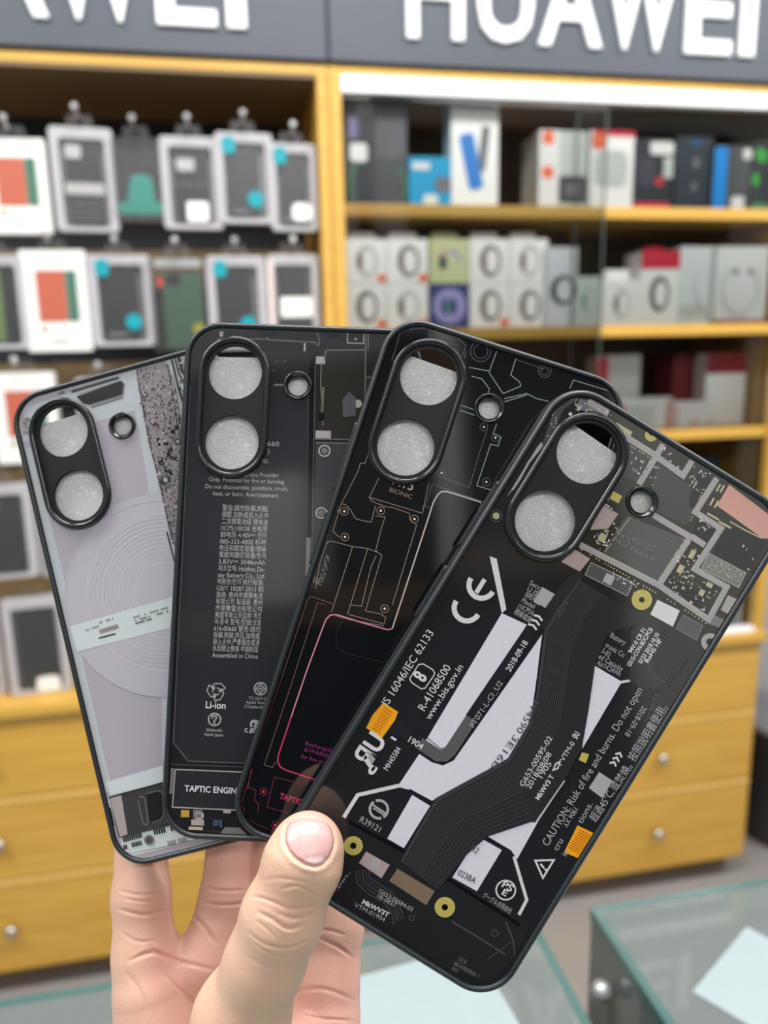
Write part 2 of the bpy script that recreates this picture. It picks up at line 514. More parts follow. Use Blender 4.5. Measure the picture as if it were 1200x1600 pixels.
def pack(px, style, label, Y=1.625, rz=0.0, standing=None, depth=0.024, hook=True):
    x0, y0, x1, y1 = px
    ym = (y0 + y1) / 2
    a, b = on_y(x0, ym, Y), on_y(x1, ym, Y)
    xm = (x0 + x1) / 2
    top, bot = on_y(xm, y0, Y)[2], on_y(xm, y1, Y)[2]
    if standing is not None:
        bot = standing
    w, h = b[0] - a[0], top - bot
    t = empty('phone_case_pack', ((a[0] + b[0]) / 2, Y, bot), rz)
    tag(t, label, 'phone case pack', 'phone case packs in the open cabinet')
    D = depth
    tabh = 0.024
    bh = h - tabh * 0.5

    def slab(name, cx, cz, ww, hh, y, d, m, r=0.006, par=t):
        return MB().prism(rrect(ww, hh, min(r, ww / 2.1, hh / 2.1), 0, 4, cx, cz), y, y + d, 'y').build(name, m, par)

    def disc(name, cx, cz, r, y, m):
        return MB().prism(circ(cx, cz, r, 20), y - 0.0012, y, 'y').build(name, m, t)

    def tab(m):
        lp = [(-0.028, bh - 0.002), (0.028, bh - 0.002), (0.020, bh + tabh), (-0.020, bh + tabh)]
        MB().prism(lp, D * 0.45, D * 0.45 + 0.002, 'y', [circ(0, bh + tabh * 0.55, 0.005, 12)]).build('hang_tab', m, t)
    if style == 'white_red':
        slab('carton', 0, bh / 2, w, bh, 0, D, mat('ivory_carton', (0.72, 0.72, 0.70), 0.5, noise=0.02), 0.004)
        tab(CLEAR)
        c1, c2 = RUST, FOREST
        slab('printed_cover', -w * 0.06, bh * 0.55, w * 0.44, bh * 0.50, -0.0012, 0.0012, c1, 0.003)
        slab('printed_spine', w * 0.255, bh * 0.55, w * 0.17, bh * 0.50, -0.0012, 0.0012, c2, 0.003)
        disc('emblem', -w * 0.22, bh * 0.225, 0.0048, 0, GOLD)
        slab('printed_text', 0, bh * 0.10, w * 0.3, 0.003, -0.0010, 0.0010, GREYP, 0.001)
    elif style == 'teal_bag':
        slab('clear_bag', 0, bh / 2, w, bh, 0, D, BAG, 0.006)
        tab(CLEAR)
        mb = MB().prism([(-w * .30, bh * .20), (w * .34, bh * .20), (w * .26, bh * .54), (w * .1, bh * .58), (-w * .16, bh * .56)], 0.004, 0.016, 'y')
        mb.build('teal_holder', TEAL2, t, bevel=0.002)
        slab('teal_base', 0, bh * 0.165, w * 0.92, bh * 0.14, 0.002, 0.018, TEAL2, 0.005)
        slab('black_grip', w * 0.07, bh * 0.64, w * 0.16, bh * 0.22, 0.006, 0.01, INK, 0.004)
        slab('base_strip', 0, bh * 0.05, w * 0.8, bh * 0.05, 0.004, 0.012, INK, 0.003)
    elif style == 'green_case':
        slab('clear_tray', 0, bh / 2, w, bh, 0, D, CLEAR, 0.006)
        tab(CLEAR)
        slab('green_case', w * 0.06, bh * 0.43, w * 0.68, bh * 0.80, 0.003, 0.012, LEAF, 0.008)
        slab('camera_window', -w * 0.10, bh * 0.76, w * 0.24, bh * 0.12, 0.0015, 0.002, INK, 0.004)
        disc('yellow_sticker', w * 0.30, bh * 0.24, 0.0115, 0.002, YELLOW)
        slab('red_sticker', -w * 0.32, bh * 0.73, 0.008, 0.014, -0.001, 0.001, REDST, 0.002)
        slab('paper_header', 0, bh * 0.93, w * 0.8, bh * 0.09, 0.003, 0.001, LABELW, 0.002)
    else:
        ow, oh = w * 0.72, bh * 0.84
        cz = bh * 0.47
        MB().prism(rrect(w, bh, 0.009, 0, 5, 0, bh / 2), 0, D, 'y',
                   [rrect(ow, oh, 0.007, 0, 5, 0, cz)]).build('plastic_tray', PALE, t, bevel=0.0015)
        slab('backing_card', 0, cz, ow - 0.0006, oh - 0.0006, D - 0.004, 0.003, mat('pale_card', (0.42, 0.41, 0.43), 0.6, noise=0.1), 0.006)
        cw = ow * 0.80
        slab('phone_case', 0 if style != 'teal_sticker' else -0.004, cz, cw, oh * 0.94, 0.006, 0.010, INK, 0.008)
        tab(CLEAR)
        MB().prism(rrect(ow - 0.0006, oh - 0.0006, 0.006, 0, 4, 0, cz), 0.0015, 0.0023, 'y').build('clear_window', CLEAR, t)
        if style == 'grey_clear':
            slab('camera_window', -ow * .2, cz + oh * .36, ow * .34, oh * .15, 0.003, 0.002, LABELW, 0.004)
            slab('white_band', 0, cz - oh * .06, ow * .86, oh * .13, 0.003, 0.0015, LABELW, 0.003)
            for k in range(5):
                slab('text_line', 0, cz - oh * (.2 + .055 * k), ow * (.7 - .05 * (k % 2)), oh * .02, 0.004, 0.001, GREYP, 0.001)
        elif style == 'grey_dark':
            slab('camera_window', -ow * .12, cz + oh * .28, ow * .42, oh * .16, 0.003, 0.002, LABELW, 0.005)
            slab('card_band', 0, cz + oh * .02, ow * .9, oh * .03, 0.003, 0.0015, GREYP, 0.001)
            slab('white_label', ow * .1, cz - oh * .33, ow * .5, oh * .26, -0.0012, 0.0012, LABELW, 0.003)
        elif style in ('teal_sticker', 'teal_top', 'teal_plain'):
            slab('teal_sticker', -w * .27, bh * .86, 0.026, 0.032, -0.0012, 0.0012, TEAL, 0.010)
            if style != 'teal_top':
                disc('teal_badge', w * .16, bh * .27, 0.0155, 0, TEAL)
            else:
                slab('white_label', w * .16, bh * .22, 0.040, 0.034, -0.0012, 0.0012, LABELW, 0.012)
            slab('text_line', -w * .1, bh * .13, w * .3, 0.006, -0.001, 0.001, GREYP, 0.001)
        elif style == 'white_label':
            slab('white_label', w * .05, cz - oh * .02, ow * .86, oh * .25, 0.001, 0.0015, LABELW, 0.002)
            slab('rose_side_strip', -w * .43, bh * .5, w * .09, bh * .9, -0.001, 0.001, mat('pale_rose_strip', (0.72, 0.58, 0.55), 0.5, noise=0.04), 0.002)
        elif style == 'green':
            slab('lime_cover', -w * .10, cz, cw * .62, oh * .92, 0.004, 0.002, LIME, 0.004)
        elif style == 'white_blob':
            slab('white_label', w * .12, bh * .10, 0.046, 0.034, -0.0012, 0.0012, LABELW, 0.010)
        elif style == 'red_dot':
            slab('red_sticker', w * .12, bh * .86, w * .6, 0.022, -0.0012, 0.0012, REDST, 0.006)
        elif style == 'camera':
            slab('camera_window', -ow * .2, cz + oh * .36, ow * .34, oh * .12, 0.003, 0.002, GREYP, 0.004)
    if hook and standing is None:
        hk = empty('peg_hook', (t.location.x, 1.895, bot + bh + tabh * 0.62))
        row_ = row_name(bot)
        HOOKN[row_] = HOOKN.get(row_, 0) + 1
        tag(hk, 'steel peg hook, %s from the frame edge in the %s row of packs' % (ORD[HOOKN[row_]], row_), 'hook', 'steel peg hooks')
        L = 1.895 - Y + 0.035
        MB().tube([(0, 0.02, 0), (0, -L * 0.9, 0), (0, -L * 0.97, 0.004), (0, -L, 0.010)], 0.0024, 8).build('rod', CHROME, hk)
        MB().lathe([(0.002, 0.004), (0.0058, 0.001), (0.0066, -0.004), (0.004, -0.009)], (0, -L, 0.010), 'y', 12).build('end_cap', mat('clear_end_cap', (0.8, 0.8, 0.82), 0.08, 0.6, noise=0.02), hk)
        hk.location.z -= 0.0
    return t


pack((-28, 205, 75, 365), 'white_red', 'white carton with orange-red case print, top row, cut by the frame edge', rz=-.05)
pack((82, 188, 180, 362), 'grey_clear', 'clear pack with a white label band across a black case, top row', rz=0.1)
pack((178, 205, 254, 346), 'teal_bag', 'clear bag with a bright teal green holder inside')
pack((252, 203, 346, 358), 'grey_dark', 'top-row clear pack with white square label at its foot, after the teal holder bag', rz=0.04)
pack((338, 197, 428, 349), 'teal_sticker', 'top-row clear pack with round teal badge and teal corner sticker', rz=0.05)
pack((422, 214, 495, 361), 'teal_top', 'top-row clear pack beside the wooden post, teal sticker and white label', rz=0.02)
pack((-48, 388, 40, 546), 'green', 'lime green and black pack in the second row, mostly outside the frame')
pack((36, 380, 138, 549), 'white_red', 'whole white carton with orange-red case print in the second row', rz=-.02)
pack((140, 388, 240, 541), 'teal_sticker', 'second-row teal-badged pack next to the white carton with orange-red print', rz=0.06)
pack((236, 390, 326, 549), 'green_case', 'clear pack with a green phone case and yellow dot sticker', rz=0.03)
pack((325, 390, 417, 545), 'teal_sticker', 'second-row teal-badged pack next to the green phone case', rz=0.01)
pack((419, 388, 499, 546), 'white_label', 'second-row pack beside the wooden post with wide white label', rz=0.0)
pack((-12, 572, 90, 724), 'white_red', 'white carton with orange-red case print in the third row behind the lilac case', rz=-.04)
pack((122, 580, 208, 724), 'red_dot', 'dark pack with red header seen through the lilac case camera opening', rz=0.03)
pack((-42, 748, 52, 905), 'camera', 'pale framed pack with dark case in the fourth row', rz=0.08)
pack((56, 762, 136, 900), 'plain', 'dark pack half hidden behind the edge of the lilac case, fourth row', Y=1.66)
pack((6, 925, 104, 1058), 'white_blob', 'clear pack standing on the wooden counter with white label at its foot', Y=1.645, rz=0.06, standing=0.701)
pack((-92, 930, 0, 1056), 'plain', 'dark pack standing at the frame edge on the wooden counter', Y=1.66, standing=0.701)

# ================================================================ boxed goods on the glass-fronted shelves
def carton(px0, px1, ytop, ymid, Y, zb, depth, body, label, cat='box', group=None, name='carton', rz=0.0):
    a, b = on_y(px0, ymid, Y), on_y(px1, ymid, Y)
    top = on_y((px0 + px1) / 2, ytop, Y)[2]
    w, h = b[0] - a[0], top - zb
    t = empty(name, ((a[0] + b[0]) / 2, Y, zb), rz)
    tag(t, label, cat, group)
    MB().box(-w / 2, w / 2, 0, depth, 0, h).build('box_body', body, t, bevel=0.0015)
    return t, w, h


def dec(t, w, h, name, u0, v0, u1, v1, m, r=0.003, k=1):
    """flat printed or stuck-on piece on the front face; u, v run 0..1 from the lower corner"""
    cx, cz = ((u0 + u1) / 2 - 0.5) * w, (v0 + v1) / 2 * h
    ww, hh = abs(u1 - u0) * w, abs(v1 - v0) * h
    return MB().prism(rrect(ww, hh, min(r, ww / 2.1, hh / 2.1), 0, 5, cx, cz), -0.0006 * k, 0, 'y').build(name, m, t)


def band(t, w, h, u, v, ru, rv, m, m2=None, name='printed_band'):
    """a printed wrist band: an oval ring, darker screen on one side"""
    cx, cz = (u - .5) * w, v * h
    o = [(cx + ru * math.cos(a), cz + rv * math.sin(a)) for a in np.linspace(0, 2 * math.pi, 28, endpoint=False)]
    i = [(cx + ru * .62 * math.cos(a) + ru * .12, cz + rv * .74 * math.sin(a)) for a in np.linspace(0, 2 * math.pi, 28, endpoint=False)]
    MB().prism(o, -0.0008, 0, 'y', [i]).build(name, m, t)
    if m2:
        MB().prism(rrect(ru * .5, rv * .95, ru * .2, 0, 4, cx - ru * .68, cz), -0.0014, 0, 'y').build('printed_screen', m2, t)


S1, S2, S3, S4 = (0.70 + z for z in (SHELF[3], SHELF[2], SHELF[1], SHELF[0]))
e = 0.0005
BLACKBOX = mat('black_carton', (0.022, 0.025, 0.033), 0.4, noise=0.2)
SKY = mat('sky_blue_carton', (0.0, 0.33, 0.62), 0.45, noise=0.04)
BLUE = mat('blue_print', (0.03, 0.22, 0.66), 0.45, noise=0.04)
ORANGE = mat('orange_badge', (0.85, 0.16, 0.06), 0.5, noise=0.05)
RED = mat('red_print', (0.62, 0.015, 0.05), 0.5, noise=0.05)
GREENP = mat('green_print', (0.05, 0.30, 0.13), 0.5, noise=0.1)
PALEGREY = mat('pale_grey_print', (0.55, 0.58, 0.56), 0.5, noise=0.05)
CREAM = mat('yellow_green_carton', (0.62, 0.66, 0.36), 0.5, noise=0.04)
LILAC = mat('violet_print', (0.36, 0.34, 0.68), 0.5, noise=0.05)
INDIGO = mat('indigo_carton', (0.04, 0.05, 0.20), 0.45, noise=0.08)
BANDK = mat('charcoal_print', (0.05, 0.055, 0.065), 0.5, noise=0.1)
GREYW = mat('translucent_white_box', (0.72, 0.77, 0.77), 0.35, noise=0.05)

t, w, h = carton(541, 637, 150, 240, 1.64, S1 + e, 0.16, BLACKBOX, 'big black carton with green curves and white price sticker, next to the wooden post')
dec(t, w, h, 'grey_panel', .48, .45, .98, .85, mat('smoke_grey_print', (0.07, 0.07, 0.085), 0.5, noise=0.1))
dec(t, w, h, 'white_sticker', .06, .40, .34, .57, LABELW, 0.008, 2)
dec(t, w, h, 'grey_sticker', .18, .82, .44, .96, mat('mid_grey_print', (0.22, 0.23, 0.24), 0.5, noise=0.05), 0.004, 2)
dec(t, w, h, 'violet_sticker', .05, .62, .2, .82, mat('dusky_violet_print', (0.16, 0.15, 0.30), 0.5, noise=0.1))
for s in (-1, 1):
    pts = [(s * (0.5 - .48 * (1 - (k / 8 - 0.35) ** 2 * .6)) * 0 + s * w * (.33 + .12 * math.sin(math.pi * k / 8 * .6 + .2)), h * (.36 - .30 * k / 8)) for k in range(9)]
    MB().tube([(p[0], -0.0015, p[1]) for p in pts], 0.0042, 6).build('green_curve', mat('muted_green_print', (0.05, 0.20, 0.10), 0.5, noise=0.1), t)
t, w, h = carton(639, 705, 245, 285, 1.64, S1 + e, 0.09, SKY, 'small sky blue carton beside the white power bank box')
dec(t, w, h, 'printed_word', .08, .74, .5, .88, LABELW, 0.004)
dec(t, w, h, 'printed_speaker', .6, .28, 1.0, .60, GREYP, 0.012)
dec(t, w, h, 'white_sticker', .33, .02, .68, .24, LABELW, 0.008, 2)
t, w, h = carton(705, 779, 153, 240, 1.64, S1 + e, 0.06, WHITEBOX, 'tall white carton showing a tilted blue power bank')
o = MB().prism(rrect(w * .31, h * .52, .008, 0, 5, 0, 0), -0.0016, 0, 'y').build('printed_power_bank', BLUE, t)
o.location, o.rotation_euler = (-w * .08, -0.0002, h * .42), (0, -0.22, 0)
o = MB().prism(rrect(w * .17, h * .42, .004, 0, 5, 0, 0), -0.0008, 0, 'y').build('printed_grey_bank', GREYP, t)
o.location, o.rotation_euler = (w * .18, -0.0001, h * .54), (0, 0.13, 0)
dec(t, w, h, 'printed_header', .1, .90, .9, .96, PALEGREY)
t, w, h = carton(842, 917, 204, 260, 1.64, S1 + e, 0.10, PALEGREY, 'white speaker carton with orange dots and a dark speaker print')
dec(t, w, h, 'white_side', 0.0, 0, .40, 1, LABELW)
dec(t, w, h, 'printed_speaker', .42, .07, .99, .42, BANDK, 0.006, 2)
dec(t, w, h, 'orange_dot', .06, .82, .30, .99, ORANGE, 0.009, 2)
dec(t, w, h, 'orange_dot', .06, .38, .30, .54, ORANGE, 0.009, 2)
dec(t, w, h, 'printed_word', .56, .16, .86, .32, GREYP, 0.001, 3)
t, w, h = carton(922, 990, 204, 262, 1.64, S1 + e, 0.10, WHITEBOX, 'white carton with red lid and one orange dot')
dec(t, w, h, 'red_lid_strip', .05, .93, 1.0, 1.0, RED)
dec(t, w, h, 'printed_speaker', .1, .28, .86, .75, PALEGREY, 0.02)
dec(t, w, h, 'orange_dot', .03, .76, .33, .97, ORANGE, 0.010, 2)
t, w, h = carton(991, 1052, 217, 270, 1.64, S1 + e, 0.10, BLACKBOX, 'black carton with white sticker above and red foot strip')
dec(t, w, h, 'white_sticker', .38, .78, .98, .96, LABELW, 0.006, 2)
dec(t, w, h, 'side_label', .74, .45, .98, .75, PALEGREY, 0.002, 2)
dec(t, w, h, 'red_strip', .0, .0, .92, .10, RED, 0.001, 2)
dec(t, w, h, 'magenta_dot', .55, .34, .74, .46, REDST, 0.005, 2)
dec(t, w, h, 'printed_device', .1, .32, .52, .74, mat('charcoal_violet', (0.05, 0.045, 0.07), 0.5, noise=0.2), 0.012)
t, w, h = carton(1055, 1112, 213, 270, 1.65, S1 + e, 0.12, mat('blue_black_carton', (0.022, 0.032, 0.045), 0.4, noise=0.15), 'plain blue-black carton between the red-striped and the blue-edged cartons')
dec(t, w, h, 'printed_logo', .42, .86, .66, .97, mat('dull_blue_print', (0.02, 0.08, 0.2), 0.5, noise=0.05), 0.006)
dec(t, w, h, 'printed_mark', .48, .58, .64, .72, GREYP)
dec(t, w, h, 'printed_mark', .46, .26, .60, .38, GREYP)
t, w, h = carton(1114, 1173, 228, 275, 1.64, S1 + e, 0.10, mat('charcoal_carton', (0.07, 0.075, 0.08), 0.4, noise=0.15), 'charcoal carton with bright blue edge lettering')
dec(t, w, h, 'blue_edge', .02, .02, .36, .98, mat('bright_blue_print', (0.0, 0.26, 0.75), 0.5, noise=0.3, nscale=90), 0.006)
dec(t, w, h, 'white_sticker', .52, .0, .86, .22, LABELW, 0.006, 2)
dec(t, w, h, 'white_dot', .76, .80, .98, .96, LABELW, 0.006, 2)
t, w, h = carton(1175, 1208, 222, 275, 1.65, S1 + e, 0.10, BLACKBOX, 'black carton with bright green dots at the frame edge')
for u, v in ((.28, .82), (.5, .80), (.18, .46)):
    dec(t, w, h, 'green_dot', u - .14, v - .09, u + .14, v + .09, mat('neon_green_print', (0.03, 0.45, 0.05), 0.5, noise=0.1), 0.008)
dec(t, w, h, 'green_strip', .1, .05, .9, .12, GREENP)

# smart band cartons, two high
cols = ((540, 604), (605, 669), (672, 733), (734, 796), (797, 856))
names_top = ('upper white band carton next to the wooden post', 'upper white band carton with dark oval band, second from the wooden post',
             'yellow-green band carton on top of the violet one', 'upper white band carton right after the yellow-green one',
             'upper white band carton with faint pink band at the end of the stack')
names_bot = ('lower white band carton next to the wooden post', 'lower white band carton with pale band beside the violet carton',
             'indigo carton with violet ring under the yellow-green one', 'lower white band carton right after the violet one',
             'lower white band carton at the end of the stack')
GRP = 'smart band cartons stacked two high'
for r, (nm, ym, ytop) in enumerate(((names_bot, 480, 447), (names_top, 408, 373))):
    for k, (a, b) in enumerate(cols):
        zb = S2 + e + (0.0 if r == 0 else 0.0935)
        body = WHITEBOX
        if k == 2:
            body = INDIGO if r == 0 else CREAM
        t, w, h = carton(a, b, ytop, ym, 1.65, zb, 0.09, body, nm[k], 'box', GRP, 'band_carton')
        if r == 0:
            h = 0.0925
            for c in list(t.children):
                bpy.data.objects.remove(c, do_unlink=True)
            MB().box(-w / 2, w / 2, 0, 0.09, 0, h).build('box_body', body, t, bevel=0.0015)
        else:
            MB().box(-w * .36, w * .30, 0.03, 0.05, h + 0.0003, h + 0.017).build('hang_tab', body, t, bevel=0.001)
        if k == 2 and r == 0:
            MB().prism(circ(0, h * .5, w * .42, 28), -0.0006, 0, 'y', [circ(0, h * .5, w * .24, 28)]).build('violet_ring', LILAC, t)
            band(t, w, h, .56, .5, w * .17, h * .26, LILAC, GREENP)
        elif k == 2:
            for q, m in enumerate((mat('pink_print', (0.7, 0.36, 0.36), 0.5, noise=0.1), LILAC)):
                MB().prism([(w * .32 * math.cos(a), h * .42 + h * .34 * math.sin(a)) for a in np.linspace(q * -1.3 + 1.6, q * -1.3 + 2.8, 9)]
                           + [(w * .24 * math.cos(a), h * .42 + h * .26 * math.sin(a)) for a in np.linspace(q * -1.3 + 2.8, q * -1.3 + 1.6, 9)], -0.0006, 0, 'y').build('printed_arc', m, t)
            dec(t, w, h, 'printed_screen', .22, .32, .42, .62, BANDK, 0.006, 2)
        else:
            faint = (k, r) in ((0, 1), (1, 0), (4, 1))
            band(t, w, h, .52, .5, w * .27, h * .36, PALEGREY if faint else (GREYP if r else mat('soft_charcoal_print', (0.1, 0.11, 0.11), .5, noise=.1)),
                 mat('brown_screen_print', (0.16, 0.10, 0.08), 0.5, noise=0.3, nscale=80))
            if k < 2 or (k == 3 and r == 0):
                dec(t, w, h, 'orange_badge', .76, .04, .98, .22, ORANGE, 0.006, 2)
t, w, h = carton(853, 902, 386, 450, 1.635, S2 + e, 0.08, mat('cool_white_carton', (0.66, 0.70, 0.74), 0.4, noise=0.03), 'tall cool white carton with watch on its corner beside the band stack')
band(t, w, h, .55, .46, w * .42, h * .19, BANDK)
t, w, h = carton(898, 938, 432, 475, 1.635, S2 + e, 0.08, mat('mint_white_carton', (0.66, 0.74, 0.69), 0.45, noise=0.03), 'small mint white carton with a green band print')
band(t, w, h, .55, .5, w * .28, h * .28, PALEGREY, GREENP)
t, w, h = carton(941, 999, 438, 480, 1.65, S2 + e, 0.08, WHITEBOX, 'small white carton with hanging tab and a dark green band')
MB().box(-w * .28, w * .36, 0.03, 0.05, h + .0003, h + .026).build('hang_tab', WHITEBOX, t, bevel=0.001)
band(t, w, h, .52, .48, w * .22, h * .33, PALEGREY, FOREST)
t, w, h = carton(1000, 1060, 392, 460, 1.65, S2 + e, 0.08, WHITEBOX, 'white carton with a bright red top and oval watch band')
dec(t, w, h, 'red_top', .0, .76, 1., 1., RED, 0.001)
MB().box(-w * .24, w * .24, 0.03, 0.05, h + .0003, h + .012).build('red_tab', RED, t, bevel=0.001)
band(t, w, h, .5, .42, w * .26, h * .24, BANDK)
t, w, h = carton(1061, 1114, 385, 450, 1.66, S2 + e, 0.07, GREYW, 'greyish white earphone box with faint cable print')
for q in (.4, .55):
    MB().tube([(-w * .1 + q * .02, -.001, h * .68), (-w * .05, -.001, h * .5), (w * .2 * q, -.001, h * .3), (w * .3, -.001, h * .15)], 0.0016, 6).build('printed_cable', PALEGREY, t)
dec(t, w, h, 'printed_swoosh', .02, .10, .8, .26, PALEGREY, 0.012)
t, w, h = carton(1118, 1198, 385, 450, 1.64, S2 + 0.009, 0.07, mat('pearl_white_box', (0.84, 0.86, 0.85), 0.35, noise=0.03), 'pearl white headset box with curved neckband print, on a red box', rz=-.03)
pts = [(w * .34 * math.sin(a) - w * .02, h * (.42 - .34 * math.cos(a))) for a in np.linspace(-2.6, 2.6, 25)]
MB().tube([(p[0], -.001, p[1]) for p in pts], 0.0024, 6).build('printed_neckband', PALEGREY, t)
for u in (-.13, .16):
    MB().prism(circ(u * w, h * .66, 0.007, 16), -0.001, 0, 'y').build('printed_earbud', GREYP, t)
t2 = tag(MB().box(0, .15, 0, .08, 0, .008).build('flat_box', mat('brick_red_carton', (0.33, 0.05, 0.04), .5, noise=.1), loc=(on_y(1120, 500, 1.64)[0], 1.637, S2 + e)), 'thin brick red box lying under the pearl white headset box', 'box')

# third shelf
for a, b, ytop, Y, m, lab, extra in (
        (928, 998, 555, 1.70, mat('grey_white_carton', (0.60, 0.60, 0.58), 0.5, noise=0.04), 'upright white carton with red side at the rear of the lower shelf', 'redside'),
        (958, 1050, 622, 1.65, WHITEBOX, 'white carton with bright red end in front on the lower shelf', 'redend'),
        (1052, 1112, 627, 1.655, WHITEBOX, 'white carton with thin red stripes in the middle of the lower shelf', 'stripes'),
        (1068, 1162, 552, 1.69, WHITEBOX, 'large white carton with dark red lid on the lower shelf', 'lid')):
    if extra == 'lid':
        a = 1100
    t, w, h = carton(a, b, ytop, 640, Y, S3 + e, 0.03 if extra in ('redend', 'stripes') else 0.05, m, lab)
    if extra == 'redside':
        dec(t, w, h, 'red_side', 0, 0, .28, .98, RED, .001)
    elif extra == 'redend':
        dec(t, w, h, 'red_end', 0, 0, .2, .8, RED, .001)
        dec(t, w, h, 'grey_panel', .24, .05, .7, .78, GREYW, .001)
        dec(t, w, h, 'pink_edge', .9, .0, 1.0, .9, mat('salmon_print', (0.75, 0.35, 0.3), .5, noise=.05), .001)
    elif extra == 'stripes':
        for q in (.05, .45, .62, .9):
            dec(t, w, h, 'red_stripe', q, .02, q + .07, .3 if q > .1 else .85, mat('salmon_print', (0.75, 0.35, 0.3), .5, noise=.05), .001)
    else:
        dec(t, w, h, 'dark_red_lid', 0, .72, 1, 1, mat('dark_red_print', (0.30, 0.02, 0.035), .5, noise=.08), .001)
t, w, h = carton(1050, 1086, 553, 620, 1.75, S3 + e, 0.08, mat('deep_red_carton', (0.22, 0.02, 0.03), .5, noise=.1), 'deep red carton standing at the rear beside the large lidded carton')
# bottom compartment
t, w, h = carton(1070, 1114, 716, 850, 1.72, S4 + e, 0.12, mat('navy_carton', (0.022, 0.035, 0.075), .4, noise=.15), 'tall navy carton in the bottom compartment half hidden behind the phone case')
dec(t, w, h, 'printed_panel', .1, .1, .9, .5, GREYP)
t, w, h = carton(1134, 1158, 928, 960, 1.64, S4 + e, 0.07, WHITEBOX, 'white carton with grey front in the bottom compartment above the drawers')
dec(t, w, h, 'grey_front', .08, .1, .8, .6, mat('greenish_grey_print', (0.32, 0.36, 0.34), .5, noise=.1), .003)

# ================================================================ glass counters
def glass_counter(x0, x1, y0, y1, label, clip_side):
    H, g = 0.90, 0.012
    t = empty('glass_counter', ((x0 + x1) / 2, (y0 + y1) / 2, 0))
    tag(t, label, 'glass counter', 'glass display counters')
    hx, hy = (x1 - x0) / 2, (y1 - y0) / 2

    def pane(name, a, b, c, d, z0, z1):
        return MB().box(a, b, c, d, z0, z1).build(name, GLASS_TOP, t)

    def rim(par, a, b, c, d, z0, z1):
        MB().box(a, b, c, d, z0, z1).build('green_edge', GLASS_EDGE, par)
    p = pane('glass_top', -hx, hx, -hy, hy, H - g, H)
    q = 0.0012
    n_ = 0.006
    rim(p, -hx - q, hx + q, hy - n_, hy + q, H - g, H + .0004)
    rim(p, -hx - q, hx + q, -hy - q, -hy + n_, H - g, H + .0004)
    rim(p, -hx - q, -hx + n_, -hy + n_, hy - n_, H - g, H + .0004)
    rim(p, hx - n_, hx + q, -hy + n_, hy - n_, H - g, H + .0004)
    for nm, a, b, c, d in (('side_glass', -hx, -hx + g, -hy, hy), ('side_glass', hx - g, hx, -hy, hy),
                           ('front_glass', -hx + g, hx - g, hy - g, hy), ('rear_glass', -hx + g, hx - g, -hy, -hy + g)):
        s = pane(nm, a, b, c, d, 0.50, H - g - .0005)
        if nm == 'side_glass':
            rim(s, a, b, hy, hy + q, 0.50, H - g - .0005)
            rim(s, a, b, -hy - q, -hy, 0.50, H - g - .0005)
    MB().box(-hx, hx, -hy, hy, 0.06, 0.498).build('base_cabinet', mat('pale_grey_laminate', (0.78, 0.88, 0.85), 0.35, noise=0.08, nscale=5), t)
    MB().box(-hx + .02, hx - .02, -hy + .02, hy - .02, 0.0, 0.06).build('plinth', mat('grey_plinth', (0.2, 0.2, 0.2), .5, noise=.1), t)
    MB().box(-hx + g + .002, hx - g - .002, -hy + g + .002, hy - g - .05, 0.70, 0.706).build('glass_shelf', GLASS_TOP, t)
    sx = 1 if clip_side == 'low' else -1
    bx, by = (-hx if sx > 0 else hx), hy
    c = MB()
    zc = H - g - 0.004
    c.box(min(bx + sx * .016, bx + sx * .044), max(bx + sx * .016, bx + sx * .044), by - .048, by - .042, zc - .008, zc)
    c.tube([(bx + sx * .030, by - .012, zc - .004), (bx + sx * .046, by - .040, zc - .004)], .0028, 8)
    c.lathe([(0.0085, -.012), (0.0085, -.001), (0.006, 0.0)], (bx + sx * .048, by - .044, zc), 'z', 16)
    c.build('corner_clip', CHROME, t)
    MB().lathe([(0.003, -.009), (0.0075, -.006), (0.009, 0), (0.0075, .006), (0.003, .009)], (bx - sx * .0105, by - .043, H - .046), 'z', 16).build('chrome_stud', mat('satin_steel', (0.42, 0.43, 0.44), 0.25, 0.5, noise=0.05), t)
    return t


CR = on_z(925, 1420, 0.9)
glass_counter(CR[0], 1.35, -0.55, CR[1], 'glass counter with chrome corner clip, its corner under the phone cases', 'low')
CL = on_z(835, 1440, 0.9)
glass_counter(-0.95, CL[0], -0.55, 0.572, 'long glass counter under the hand, in front of the drawers', 'high')
# pale flat sheets on the counter tops
for (px, py, w_, d_, rz, lab) in ((1215, 1545, .10, .09, .55, 'pale blue-white flat sheet on the clip-cornered glass counter'),
                                  (655, 1570, .13, .085, .12, 'pale flat sheet on the long glass counter beside the hand')):
    p = on_z(px, py, 0.901)
    o = MB().box(-w_ / 2, w_ / 2, -d_ / 2, d_ / 2, 0, 0.0006).build('flat_sheet', mat('pale_blue_sheet', (0.24, 0.29, 0.30), .5, noise=.05), loc=(p[0], p[1], 0.9003))
    o.rotation_euler = (0, 0, rz)
    tag(o, lab, 'paper')
# dark bin on the floor past the drawers
p = on_z(1212, 1300, 0.0)
t = tag(empty('waste_bin', (p[0] + .03, p[1], 0)), 'round black bin on the floor past the end of the drawers', 'bin')
MB().lathe([(0.11, 0.0), (0.125, 0.02), (0.15, .34), (0.156, .35), (0.15, .352), (0.12, .03), (0.01, 0.025)], (0, 0, 0), 'z', 28).build('bin_body', BLACKBOX, t)
MB().lathe([(0.157, .352), (0.16, .358), (0.157, .372), (0.14, .374), (0.138, .36)], (0, 0, 0), 'z', 28).build('bin_rim', GREYP, t)

